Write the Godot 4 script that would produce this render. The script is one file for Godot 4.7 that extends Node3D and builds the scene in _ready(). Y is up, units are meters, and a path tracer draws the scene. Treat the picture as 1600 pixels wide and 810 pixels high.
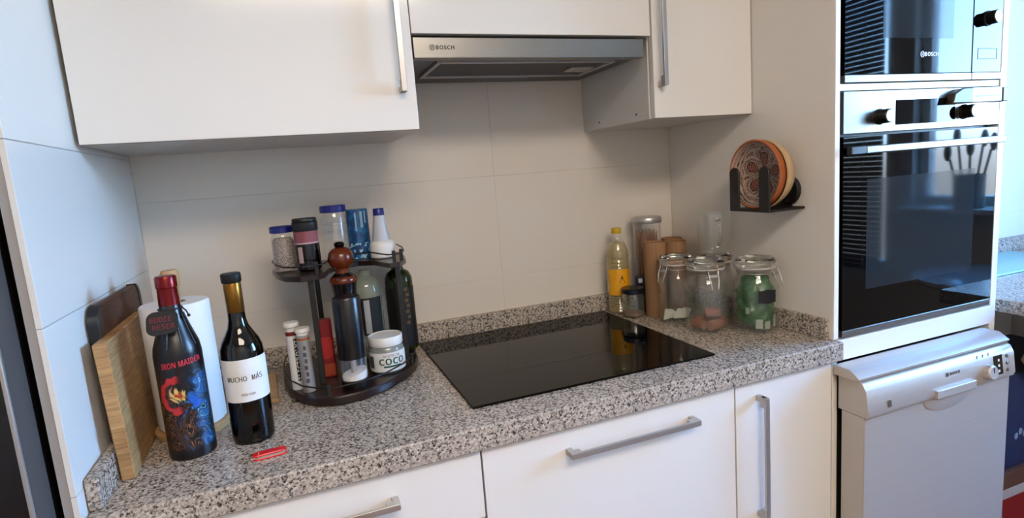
extends Node3D
# A fitted kitchen: granite worktop, black hob, white units, tall oven housing, bottles and jars. Units metres, y up, worktop top at y = 0.9.

const CT := 0.9            # worktop height
const XL := -0.625         # face of the left wall
const XR := 0.885          # face of the tall housing's side panel
const XW := 3.0            # face of the window wall
var mats := {}
var counts := {}
var rng := RandomNumberGenerator.new()

# ------------------------------------------------------------------ scene tree helpers
func numbered(par: Node, called: String) -> String:
	var key := str(par.get_instance_id()) + called
	var n: int = counts.get(key, 0)
	counts[key] = n + 1
	return called if n == 0 else "%s_%03d" % [called, n]

func thing(called: String, label: String, category: String, at := Vector3.ZERO, turn := 0.0, group := "") -> Node3D:
	var o := Node3D.new()
	o.name = numbered(self, called)
	add_child(o)
	o.position = at
	o.rotation.y = turn
	o.set_meta("label", label)
	o.set_meta("category", category)
	if group != "":
		o.set_meta("group", group)
	return o

func part(par: Node, called: String, s: SurfaceTool, m: Material, label := "") -> MeshInstance3D:
	var o := MeshInstance3D.new()
	o.name = numbered(par, called)
	var me := s.commit()
	me.surface_set_material(0, m)
	o.mesh = me
	par.add_child(o)
	if label != "":
		o.set_meta("label", label)
	return o

func single(called: String, s: SurfaceTool, m: Material, label: String, category: String, at := Vector3.ZERO, turn := 0.0, group := "") -> MeshInstance3D:
	var o := part(self, called, s, m)
	o.position = at
	o.rotation.y = turn
	o.set_meta("label", label)
	o.set_meta("category", category)
	if group != "":
		o.set_meta("group", group)
	return o

func struct(called: String, s: SurfaceTool, m: Material) -> MeshInstance3D:
	var o := part(self, called, s, m)
	o.set_meta("kind", "structure")
	return o

# ------------------------------------------------------------------ shape helpers
func st() -> SurfaceTool:
	var s := SurfaceTool.new()
	s.begin(Mesh.PRIMITIVE_TRIANGLES)
	return s

func tri(s: SurfaceTool, a: Vector3, b: Vector3, c: Vector3, na: Vector3, nb: Vector3, nc: Vector3, ua := Vector2.ZERO, ub := Vector2.ZERO, uc := Vector2.ZERO):
	var x := (b - a).cross(c - a)
	if x.length_squared() < 1e-20:
		return
	if x.dot(na + nb + nc) > 0.0:
		var t := b
		b = c
		c = t
		t = nb
		nb = nc
		nc = t
		var u := ub
		ub = uc
		uc = u
	s.set_normal(na); s.set_uv(ua); s.add_vertex(a)
	s.set_normal(nb); s.set_uv(ub); s.add_vertex(b)
	s.set_normal(nc); s.set_uv(uc); s.add_vertex(c)

func quad(s: SurfaceTool, a: Vector3, b: Vector3, c: Vector3, d: Vector3, n: Vector3, ua := Vector2(0, 1), ub := Vector2(1, 1), uc := Vector2(1, 0), ud := Vector2(0, 0)):
	tri(s, a, b, c, n, n, n, ua, ub, uc)
	tri(s, a, c, d, n, n, n, ua, uc, ud)

func box(s: SurfaceTool, lo: Vector3, hi: Vector3, bev := 0.0, xf := Transform3D.IDENTITY):
	# a box from corner to corner with chamfered edges; uv in metres on each face
	var c := (lo + hi) * 0.5
	var h := (hi - lo) * 0.5
	var b: float = min(bev, min(h.x, min(h.y, h.z)) * 0.9)
	var bs := xf.basis
	for ax in 3:
		var u := (ax + 1) % 3
		var v := (ax + 2) % 3
		for sg in [-1.0, 1.0]:
			var n := Vector3.ZERO
			n[ax] = sg
			var p := []
			var w := []
			for k in [[-1, -1], [1, -1], [1, 1], [-1, 1]]:
				var q := Vector3.ZERO
				q[ax] = sg * h[ax]
				q[u] = k[0] * (h[u] - b)
				q[v] = k[1] * (h[v] - b)
				p.append(xf * (c + q))
				w.append(Vector2(q[u] + h[u], q[v] + h[v]) if ax != 0 else Vector2(q[v] + h[v], q[u] + h[u]))
			quad(s, p[0], p[1], p[2], p[3], bs * n, w[0], w[1], w[2], w[3])
	if b <= 0.0:
		return
	for ax in 3:
		var u := (ax + 1) % 3
		var v := (ax + 2) % 3
		for su in [-1.0, 1.0]:
			for sv in [-1.0, 1.0]:
				var p := []
				for k in [[-1, 0], [1, 0], [1, 1], [-1, 1]]:
					var q := Vector3.ZERO
					q[ax] = k[0] * (h[ax] - b)
					q[u] = su * (h[u] - (b if k[1] == 1 else 0.0))
					q[v] = sv * (h[v] - (0.0 if k[1] == 1 else b))
					p.append(xf * (c + q))
				var nu := Vector3.ZERO
				nu[u] = su
				var nv := Vector3.ZERO
				nv[v] = sv
				nu = bs * nu
				nv = bs * nv
				tri(s, p[0], p[1], p[2], nu, nu, nv)
				tri(s, p[0], p[2], p[3], nu, nv, nv)
	for sx in [-1.0, 1.0]:
		for sy in [-1.0, 1.0]:
			for sz in [-1.0, 1.0]:
				var sg := Vector3(sx, sy, sz)
				var px := c + sg * Vector3(h.x, h.y - b, h.z - b)
				var py := c + sg * Vector3(h.x - b, h.y, h.z - b)
				var pz := c + sg * Vector3(h.x - b, h.y - b, h.z)
				tri(s, xf * px, xf * py, xf * pz, bs * Vector3(sx, 0, 0), bs * Vector3(0, sy, 0), bs * Vector3(0, 0, sz))

func lathe(s: SurfaceTool, prof: Array, seg := 32, xf := Transform3D.IDENTITY, a0 := 0.0, a1 := TAU, crease := 0.7):
	# prof: Vector2(radius, height) with the solid on its left; angle 0 points to +z, positive towards +x
	var n := prof.size()
	var nr := []
	var ln := [0.0]
	for i in n - 1:
		var d: Vector2 = prof[i + 1] - prof[i]
		ln.append(ln[i] + d.length())
		nr.append(Vector2(d.y, -d.x).normalized())
	var tot: float = max(ln[n - 1], 1e-6)
	for i in n - 1:
		if prof[i].distance_to(prof[i + 1]) < 1e-7:
			continue
		var n0: Vector2 = nr[i]
		var n1: Vector2 = nr[i]
		if i > 0 and acos(clamp(nr[i - 1].dot(nr[i]), -1, 1)) < crease:
			n0 = (nr[i - 1] + nr[i]).normalized()
		if i < n - 2 and acos(clamp(nr[i + 1].dot(nr[i]), -1, 1)) < crease:
			n1 = (nr[i + 1] + nr[i]).normalized()
		for k in seg:
			var f0 := float(k) / seg
			var f1 := float(k + 1) / seg
			var aa := a0 + (a1 - a0) * f0
			var ab := a0 + (a1 - a0) * f1
			var da := Vector3(sin(aa), 0, cos(aa))
			var db := Vector3(sin(ab), 0, cos(ab))
			var up := Vector3.UP
			var p00: Vector3 = xf * (da * prof[i].x + up * prof[i].y)
			var p01: Vector3 = xf * (db * prof[i].x + up * prof[i].y)
			var p10: Vector3 = xf * (da * prof[i + 1].x + up * prof[i + 1].y)
			var p11: Vector3 = xf * (db * prof[i + 1].x + up * prof[i + 1].y)
			var m00: Vector3 = (xf.basis * (da * n0.x + up * n0.y)).normalized()
			var m01: Vector3 = (xf.basis * (db * n0.x + up * n0.y)).normalized()
			var m10: Vector3 = (xf.basis * (da * n1.x + up * n1.y)).normalized()
			var m11: Vector3 = (xf.basis * (db * n1.x + up * n1.y)).normalized()
			var v0: float = 1.0 - ln[i] / tot
			var v1: float = 1.0 - ln[i + 1] / tot
			tri(s, p00, p01, p11, m00, m01, m11, Vector2(f0, v0), Vector2(f1, v0), Vector2(f1, v1))
			tri(s, p00, p11, p10, m00, m11, m10, Vector2(f0, v0), Vector2(f1, v1), Vector2(f0, v1))

func tube(s: SurfaceTool, pts: Array, r: float, seg := 8, closed := false):
	var n := pts.size()
	var rings := []
	var up := Vector3.UP
	for i in n:
		var t: Vector3
		if closed:
			t = (pts[(i + 1) % n] - pts[(i - 1 + n) % n]).normalized()
		else:
			t = (pts[min(i + 1, n - 1)] - pts[max(i - 1, 0)]).normalized()
		if i == 0:
			up = Vector3.UP if absf(t.y) < 0.9 else Vector3.RIGHT
		var x := up.cross(t).normalized()
		up = t.cross(x).normalized()
		var ring := []
		for k in seg:
			var a := TAU * k / seg
			ring.append([x * cos(a) + up * sin(a), pts[i]])
		rings.append(ring)
	for i in (n if closed else n - 1):
		var A: Array = rings[i]
		var B: Array = rings[(i + 1) % n]
		for k in seg:
			var l := (k + 1) % seg
			tri(s, A[k][1] + A[k][0] * r, A[l][1] + A[l][0] * r, B[l][1] + B[l][0] * r, A[k][0], A[l][0], B[l][0])
			tri(s, A[k][1] + A[k][0] * r, B[l][1] + B[l][0] * r, B[k][1] + B[k][0] * r, A[k][0], B[l][0], B[k][0])
	if not closed:
		for e in [0, n - 1]:
			var nn: Vector3 = (pts[0] - pts[1]).normalized() if e == 0 else (pts[n - 1] - pts[n - 2]).normalized()
			var R: Array = rings[e]
			for k in range(1, seg - 1):
				tri(s, pts[e] + R[0][0] * r, pts[e] + R[k][0] * r, pts[e] + R[k + 1][0] * r, nn, nn, nn)

func prism(s: SurfaceTool, poly: PackedVector2Array, d0: float, d1: float, xf := Transform3D.IDENTITY, bev := 0.0):
	# a polygon in x,y pushed along z from d0 to d1, edges chamfered on both faces
	var n := poly.size()
	var area := 0.0
	for i in n:
		area += poly[i].cross(poly[(i + 1) % n])
	if area < 0:
		poly = poly.duplicate()
		poly.reverse()
	var en := []
	for i in n:
		var d := poly[(i + 1) % n] - poly[i]
		en.append(Vector2(d.y, -d.x).normalized())
	var ins := PackedVector2Array()
	for i in n:
		var m: Vector2 = en[i] + en[(i - 1 + n) % n]
		var k: float = 2.0 / max(m.length_squared(), 0.8)
		ins.append(poly[i] - m * k * bev)
	var idx := Geometry2D.triangulate_polygon(ins)
	for e in [[d0, -1.0], [d1, 1.0]]:
		var nn := xf.basis * Vector3(0, 0, e[1])
		for k in range(0, idx.size(), 3):
			var a := ins[idx[k]]
			var b := ins[idx[k + 1]]
			var c := ins[idx[k + 2]]
			tri(s, xf * Vector3(a.x, a.y, e[0]), xf * Vector3(b.x, b.y, e[0]), xf * Vector3(c.x, c.y, e[0]), nn, nn, nn, a, b, c)
	var layers := [[ins, d0, -1.0], [poly, d0 + bev, 0.0], [poly, d1 - bev, 0.0], [ins, d1, 1.0]] if bev > 0.0 else [[poly, d0, 0.0], [poly, d1, 0.0]]
	var run := 0.0
	for i in n:
		var j := (i + 1) % n
		var na: Vector2 = en[i]
		var nb: Vector2 = en[i]
		if en[(i - 1 + n) % n].dot(en[i]) > 0.75:
			na = (en[(i - 1 + n) % n] + en[i]).normalized()
		if en[j].dot(en[i]) > 0.75:
			nb = (en[j] + en[i]).normalized()
		var lg := poly[i].distance_to(poly[j])
		for l in layers.size() - 1:
			var A: Array = layers[l]
			var B: Array = layers[l + 1]
			var nz: float = (A[2] + B[2]) * 0.7
			var ma := (xf.basis * Vector3(na.x, na.y, nz)).normalized()
			var mb := (xf.basis * Vector3(nb.x, nb.y, nz)).normalized()
			var pa: PackedVector2Array = A[0]
			var pb: PackedVector2Array = B[0]
			var p0 := xf * Vector3(pa[i].x, pa[i].y, A[1])
			var p1 := xf * Vector3(pa[j].x, pa[j].y, A[1])
			var p2 := xf * Vector3(pb[j].x, pb[j].y, B[1])
			var p3 := xf * Vector3(pb[i].x, pb[i].y, B[1])
			tri(s, p0, p1, p2, ma, mb, mb, Vector2(run, A[1]), Vector2(run + lg, A[1]), Vector2(run + lg, B[1]))
			tri(s, p0, p2, p3, ma, mb, ma, Vector2(run, A[1]), Vector2(run + lg, B[1]), Vector2(run, B[1]))
		run += lg

func rrect(w: float, h: float, r: float, n := 5) -> PackedVector2Array:
	var p := PackedVector2Array()
	for q in 4:
		var c := Vector2((w / 2 - r) * (1 if q in [0, 3] else -1), (h / 2 - r) * (1 if q < 2 else -1))
		for k in n + 1:
			var a := PI / 2 * (q + float(k) / n)
			p.append(c + Vector2(cos(a), sin(a)) * r)
	return p

func ellipsoid(s: SurfaceTool, c: Vector3, r: Vector3, seg := 16, rows := 10, rough := 0.0, freq := 40.0, sd := 3):
	var no := FastNoiseLite.new()
	no.seed = sd
	no.frequency = freq
	var g := []
	for i in rows + 1:
		var row := []
		for k in seg + 1:
			var la := -PI / 2 + PI * i / rows
			var lo := TAU * (k % seg) / seg
			var d := Vector3(cos(la) * sin(lo), sin(la), cos(la) * cos(lo))
			row.append(c + d * r * (1.0 + rough * no.get_noise_3dv(d + c * 10)))
		g.append(row)
	grid(s, g, true)

func grid(s: SurfaceTool, g: Array, wrap := false, flip := false):
	# a smooth sheet through a grid of points
	var R := g.size()
	var K: int = g[0].size()
	var nm := []
	for i in R:
		var row := []
		for k in K:
			var ka := k - 1
			var kb := k + 1
			if wrap:
				ka = (k - 1 + K - 1) % (K - 1)
				kb = (k + 1) % (K - 1)
			else:
				ka = max(ka, 0)
				kb = min(kb, K - 1)
			var du: Vector3 = g[i][kb] - g[i][ka]
			var dv: Vector3 = g[min(i + 1, R - 1)][k] - g[max(i - 1, 0)][k]
			var x := du.cross(dv)
			row.append((x.normalized() if x.length() > 1e-14 else Vector3(0, -1 if i == 0 else 1, 0)) * (-1.0 if flip else 1.0))
		nm.append(row)
	for i in R - 1:
		for k in K - 1:
			var u0 := Vector2(float(k) / (K - 1), 1.0 - float(i) / (R - 1))
			var u1 := Vector2(float(k + 1) / (K - 1), 1.0 - float(i + 1) / (R - 1))
			tri(s, g[i][k], g[i][k + 1], g[i + 1][k + 1], nm[i][k], nm[i][k + 1], nm[i + 1][k + 1], u0, Vector2(u1.x, u0.y), u1)
			tri(s, g[i][k], g[i + 1][k + 1], g[i + 1][k], nm[i][k], nm[i + 1][k + 1], nm[i + 1][k], u0, u1, Vector2(u0.x, u1.y))

func letters(s: SurfaceTool, text: String, h: float, place: Callable, font := "Droid Sans", bold := false, stretch := 1.0, slant := 0.0):
	# raised lettering; place maps (across, up, out) in metres to the surface
	var t := TextMesh.new()
	var f := SystemFont.new()
	f.font_names = PackedStringArray([font])
	f.font_weight = 700 if bold else 400
	t.font = f
	t.text = text
	t.font_size = 48
	t.pixel_size = h / 36.0
	t.depth = h * 0.02
	t.curve_step = 4.0
	t.horizontal_alignment = HORIZONTAL_ALIGNMENT_CENTER
	t.vertical_alignment = VERTICAL_ALIGNMENT_CENTER
	for surf in t.get_surface_count():
		var ar := t.surface_get_arrays(surf)
		var v: PackedVector3Array = ar[Mesh.ARRAY_VERTEX]
		var ix: PackedInt32Array = ar[Mesh.ARRAY_INDEX]
		for k in range(0, ix.size(), 3):
			var p := []
			for j in 3:
				var q := v[ix[k + j]]
				p.append(place.call(Vector3(q.x * stretch + q.y * slant, q.y, q.z + t.depth * 0.5)))
			var nn: Vector3 = -(p[1] - p[0]).cross(p[2] - p[0])
			if nn.length() < 1e-16:
				continue
			nn = nn.normalized()
			tri(s, p[0], p[1], p[2], nn, nn, nn)

func on_plane(xf: Transform3D) -> Callable:
	return func(p): return xf * p

func on_cylinder(r: float, y: float, ang: float, upright := false, taper := 0.0) -> Callable:
	return func(p):
		var q: Vector3 = p
		if upright:
			q = Vector3(-p.y, p.x, p.z)
		var a: float = ang + q.x / r
		var rr: float = r + q.z + 0.0003 - taper * q.y
		return Vector3(sin(a) * rr, y + q.y, cos(a) * rr)

func emblem(s: SurfaceTool, xf: Transform3D, r: float):
	# the ring with an armature inside it that stands before the lettering
	var n := 20
	for k in n:
		var a := TAU * k / n
		var b := TAU * (k + 1) / n
		prism(s, PackedVector2Array([Vector2(cos(a), sin(a)) * r, Vector2(cos(b), sin(b)) * r, Vector2(cos(b), sin(b)) * r * 0.84, Vector2(cos(a), sin(a)) * r * 0.84]), 0.0, 0.0004, xf)
	for sx in [-1.0, 1.0]:
		box(s, Vector3(sx * r * 0.36 - r * 0.1, -r * 0.75, 0), Vector3(sx * r * 0.36 + r * 0.1, r * 0.75, 0.0004), 0, xf)
	for yy in [-0.2, 0.2]:
		box(s, Vector3(-r * 0.3, yy * r - r * 0.06, 0), Vector3(r * 0.3, yy * r + r * 0.06, 0.0004), 0, xf)

# ------------------------------------------------------------------ materials
func mat(called: String, c: Color, rough := 0.5, metal := 0.0, spec := 0.5) -> StandardMaterial3D:
	if mats.has(called):
		return mats[called]
	var m := StandardMaterial3D.new()
	m.resource_name = called
	m.albedo_color = c
	m.roughness = rough
	m.metallic = metal
	m.metallic_specular = spec
	mats[called] = m
	return m

func glassy(called: String, c: Color, alpha: float, rough := 0.02) -> StandardMaterial3D:
	var m := mat(called, Color(c.r, c.g, c.b, alpha), rough)
	m.transparency = BaseMaterial3D.TRANSPARENCY_ALPHA
	m.cull_mode = BaseMaterial3D.CULL_DISABLED
	return m

func noise(sd: int, f: float, kind := FastNoiseLite.TYPE_SIMPLEX_SMOOTH, oct := 3) -> FastNoiseLite:
	var n := FastNoiseLite.new()
	n.seed = sd
	n.frequency = f
	n.noise_type = kind
	n.fractal_octaves = oct
	return n

func textured(m: StandardMaterial3D, im: Image, size: float, tri_world := true) -> StandardMaterial3D:
	im.generate_mipmaps()
	m.albedo_texture = ImageTexture.create_from_image(im)
	if tri_world:
		m.uv1_triplanar = true
		m.uv1_world_triplanar = true
		m.uv1_scale = Vector3.ONE / size
	return m

func granite() -> StandardMaterial3D:
	var n := FastNoiseLite.new()
	n.seed = 11
	n.noise_type = FastNoiseLite.TYPE_CELLULAR
	n.cellular_return_type = FastNoiseLite.RETURN_CELL_VALUE
	n.cellular_jitter = 1.0
	n.frequency = 0.068
	n.domain_warp_enabled = true
	n.domain_warp_amplitude = 7.0
	n.domain_warp_frequency = 0.06
	var S := 1024
	var a := n.get_seamless_image(S, S)
	n.seed = 29
	n.frequency = 0.16
	var b := n.get_seamless_image(S, S)
	var w := noise(5, 0.02).get_seamless_image(S, S)
	a.convert(Image.FORMAT_L8)
	b.convert(Image.FORMAT_L8)
	w.convert(Image.FORMAT_L8)
	var da := a.get_data()
	var db := b.get_data()
	var dw := w.get_data()
	var out := PackedByteArray()
	out.resize(S * S * 3)
	var tone := [Color8(44, 41, 41), Color8(94, 89, 86), Color8(146, 138, 130), Color8(174, 161, 147), Color8(192, 181, 169), Color8(214, 206, 198)]
	for i in S * S:
		var v := da[i] + (dw[i] - 128) * 0.16
		var k := 3
		if v < 58: k = 0
		elif v < 88: k = 1
		elif v < 128: k = 2
		elif v < 178: k = 3
		elif v < 218: k = 4
		else: k = 5
		var c: Color = tone[k]
		var g := 0.93 + 0.14 * db[i] / 255.0
		if db[i] < 26:
			g *= 0.62
		out[i * 3] = int(min(255.0, c.r8 * g))
		out[i * 3 + 1] = int(min(255.0, c.g8 * g))
		out[i * 3 + 2] = int(min(255.0, c.b8 * g))
	var m := mat("granite", Color.WHITE, 0.22)
	return textured(m, Image.create_from_data(S, S, false, Image.FORMAT_RGB8, out), 0.25)

func wood(called: String, base: Color, dark: Color, rough: float, size: float, axis: Vector3, sd: int, staves := 0.0) -> StandardMaterial3D:
	# grain runs along the texture's x; axis stretches it per world axis
	var S := 512
	var n1 := noise(sd, 0.012)
	var n2 := noise(sd + 1, 0.05, FastNoiseLite.TYPE_SIMPLEX_SMOOTH, 2)
	var im := Image.create(S, S, false, Image.FORMAT_RGB8)
	for y in S:
		var stv := 0.0
		if staves > 0:
			stv = fmod(floor(y / (S / staves)) * 0.618, 1.0) - 0.5
		for x in S:
			var g := n1.get_noise_2d(x * 0.35, y * 2.0 + stv * 400)
			var f := n2.get_noise_2d(x * 0.12, y * 5.0)
			var r := 0.5 + 0.5 * sin(y * 0.16 + g * 9.0 + stv * 20)
			im.set_pixel(x, y, base.lerp(dark, clamp(0.3 * r + 0.45 * f + 0.25 + stv * 0.35, 0, 1)))
	var m := mat(called, Color.WHITE, rough)
	textured(m, im, size)
	m.uv1_scale = axis / size
	return m

func abstract_print() -> Image:
	# a dark wrapper print of swirling teal, blue, red and ochre strokes; u runs round the bottle, front at 0.5
	var W := 640
	var H := 420
	var im := Image.create(W, H, false, Image.FORMAT_RGB8)
	var n := noise(71, 0.011, FastNoiseLite.TYPE_SIMPLEX_SMOOTH, 1)
	var m := noise(93, 0.017, FastNoiseLite.TYPE_SIMPLEX_SMOOTH, 2)
	var w := noise(17, 0.008, FastNoiseLite.TYPE_SIMPLEX_SMOOTH, 1)
	var f := noise(19, 0.035, FastNoiseLite.TYPE_SIMPLEX_SMOOTH, 2)
	for y in H:
		for x in W:
			var u := float(x) / W
			var v := float(y) / H
			var wx := x + 60 * w.get_noise_2d(x, y)
			var wy := y + 60 * w.get_noise_2d(x + 900, y)
			var a := n.get_noise_2d(wx, wy)
			var b := m.get_noise_2d(wx * 1.5, wy * 0.7)
			var e := f.get_noise_2d(wx * 1.6, wy * 0.6)
			var line: float = 1.0 - absf(sin(a * 13.0 + b * 4.0))
			var c := Color(0.02, 0.02, 0.05)
			var body: float = smoothstep(0.14, 0.2, v) * (1.0 - smoothstep(0.9, 0.97, v))
			var right: float = smoothstep(0.46, 0.56, u + 0.15 * b) * body
			c = c.lerp(Color(0.06, 0.25, 0.48), right * smoothstep(-0.3, 0.15, a))
			c = c.lerp(Color(0.16, 0.5, 0.62), right * smoothstep(0.45, 0.8, line) * smoothstep(-0.3, 0.1, e))
			c = c.lerp(Color(0.62, 0.76, 0.8), right * smoothstep(0.05, 0.25, e) * smoothstep(0.6, 0.9, line))
			var left: float = (1.0 - smoothstep(0.42, 0.54, u + 0.15 * a)) * body
			c = c.lerp(Color(0.42, 0.09, 0.08), left * smoothstep(0.4, 0.8, line) * smoothstep(-0.3, 0.1, b))
			c = c.lerp(Color(0.72, 0.52, 0.16), left * smoothstep(0.05, 0.22, e) * smoothstep(0.25, 0.5, v) * smoothstep(0.3, 0.8, line))
			var arc: float = Vector2(u - 0.45 + 0.02 * b, (v - 0.38) * 0.66 + 0.02 * a).length()
			c = c.lerp(Color(0.72, 0.14, 0.15), smoothstep(0.13, 0.12, arc) * smoothstep(0.075, 0.09, arc) * (1.0 - smoothstep(0.44, 0.5, u)))
			c = c.lerp(Color(0.82, 0.7, 0.4), smoothstep(0.06, 0.035, arc + 0.04 * e))
			c = c.lerp(Color(0.6, 0.15, 0.05), smoothstep(0.03, 0.012, arc + 0.03 * b))
			var low: float = smoothstep(0.56, 0.66, v) * (1.0 - smoothstep(0.88, 0.95, v)) * clamp(1.3 - absf(u - 0.47) * 7.0, 0.0, 1.0)
			c = c.lerp(Color(0.55, 0.38, 0.26), low * smoothstep(0.5, 0.85, line))
			var blue: float = Vector2(u - 0.57 + 0.03 * a, (v - 0.48) * 0.7 + 0.03 * b).length()
			c = c.lerp(Color(0.08, 0.32, 0.68), smoothstep(0.045, 0.03, blue))
			im.set_pixel(x, y, c)
	return im

func bowl_print() -> Image:
	# lathe uv: x round the bowl, y from the middle (1) out to the rim (0): a lace of dark dots and pale scrolls
	var W := 640
	var H := 256
	var n := noise(7, 0.02)
	var im := Image.create(W, H, false, Image.FORMAT_RGB8)
	for y in H:
		for x in W:
			var a := TAU * x / W
			var r := 1.0 - float(y) / H
			var p := Vector2(cos(a), sin(a)) * r
			var q := n.get_noise_2d(p.x * 160, p.y * 160)
			var c := Color(0.6, 0.48, 0.41).lerp(Color(0.48, 0.39, 0.35), 0.5 + q)
			var best := 9.0
			var which := 0
			for k in 6:
				var o := Vector2(cos(k * TAU / 5.0 + 0.5), sin(k * TAU / 5.0 + 0.5)) * (0.64 if k < 5 else 0.0)
				var d := p.distance_to(o)
				if d < best:
					best = d
					which = k
			if best < 0.21 and which < 5:
				c = Color(0.6, 0.38, 0.3)
				if sin(p.x * 70 + q * 3) * sin(p.y * 70 - q * 3) > 0.2 or absf(best - 0.19) < 0.012:
					c = Color(0.14, 0.03, 0.035)
			elif absf(sin(best * 34.0 + q * 2.5)) > 0.84:
				c = c.lerp(Color(0.74, 0.66, 0.59), 0.75)
			elif sin(p.x * 52 + q * 6) * sin(p.y * 56 + q * 4) > 0.5:
				c = Color(0.24, 0.16, 0.13)
			if r > 0.9:
				c = Color(0.62, 0.33, 0.15)
				if fmod(a * 16.0, 1.0) < 0.4 and r < 0.96:
					c = Color(0.25, 0.1, 0.06)
			im.set_pixel(x, y, c)
	return im

func carton_print() -> Image:
	var S := 128
	var n := noise(31, 0.05)
	var im := Image.create(S, S, false, Image.FORMAT_RGB8)
	for y in S:
		for x in S:
			var v := float(y) / S
			var c := Color(0.0, 0.22, 0.42).lerp(Color(0.02, 0.38, 0.6), smoothstep(-0.2, 0.5, n.get_noise_2d(x, y)))
			if v > 0.62 and n.get_noise_2d(x * 1.4 + 50, y * 1.4) > 0.12:
				c = Color(0.62, 0.75, 0.84)
			if v < 0.03:
				c = Color(0.85, 0.85, 0.85)
			im.set_pixel(x, y, c)
	return im

func brushed(called: String, c: Color, rough: float, sc: Vector3) -> StandardMaterial3D:
	var m := mat(called, c, rough, 1.0)
	var S := 256
	var n := noise(41, 0.2, FastNoiseLite.TYPE_SIMPLEX_SMOOTH, 2)
	var im := Image.create(S, S, false, Image.FORMAT_RGB8)
	for y in S:
		for x in S:
			var v := 0.5 + 0.5 * n.get_noise_2d(x * 0.04, y * 3.0)
			im.set_pixel(x, y, Color(1, 1, 1) * (0.9 + 0.1 * v))
	textured(m, im, 0.12)
	m.uv1_scale = sc / 0.12
	return m

# ------------------------------------------------------------------ the scene
func _ready():
	rng.seed = 5
	var cam := Camera3D.new()
	cam.name = "camera"
	add_child(cam)
	cam.position = Vector3(-0.2816, 1.3566, 1.6006)
	cam.rotation = Vector3(-0.1485, -0.3543, -0.0773)
	cam.fov = rad_to_deg(2.0 * atan(405.0 / 901.0))
	cam.near = 0.02
	cam.current = true
	var env := Environment.new()
	env.background_mode = Environment.BG_SKY
	env.tonemap_mode = Environment.TONE_MAPPER_LINEAR
	env.tonemap_exposure = 1.24
	env.sdfgi_enabled = true
	env.ssao_enabled = true
	env.ssil_enabled = true
	var sky := Sky.new()
	var sm := ProceduralSkyMaterial.new()
	sm.sky_top_color = Color(0.26, 0.62, 1.0)
	sm.sky_horizon_color = Color(0.7, 0.87, 1.0)
	sm.ground_horizon_color = Color(0.6, 0.66, 0.72)
	sm.ground_bottom_color = Color(0.42, 0.44, 0.46)
	sm.sky_curve = 0.2
	sky.sky_material = sm
	env.sky = sky
	env.background_energy_multiplier = 56.0
	var we := WorldEnvironment.new()
	we.name = "world_environment"
	we.environment = env
	add_child(we)
	# the kitchen's ceiling light: a flat rectangular panel, warm white
	var al := AreaLight3D.new()
	al.name = "ceiling_light"
	al.area_size = Vector2(1.16, 0.76)
	al.light_color = Color(1.0, 0.935, 0.86)
	al.light_energy = 4.3
	al.area_range = 8.0
	al.shadow_enabled = true
	add_child(al)
	al.position = Vector3(0.0, 2.455, 2.4)
	al.rotation.x = -PI / 2
	make_materials()
	build_room()
	build_units()
	build_appliances()
	build_left_group()
	build_rack_group()
	build_right_group()
	build_beyond()

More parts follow.
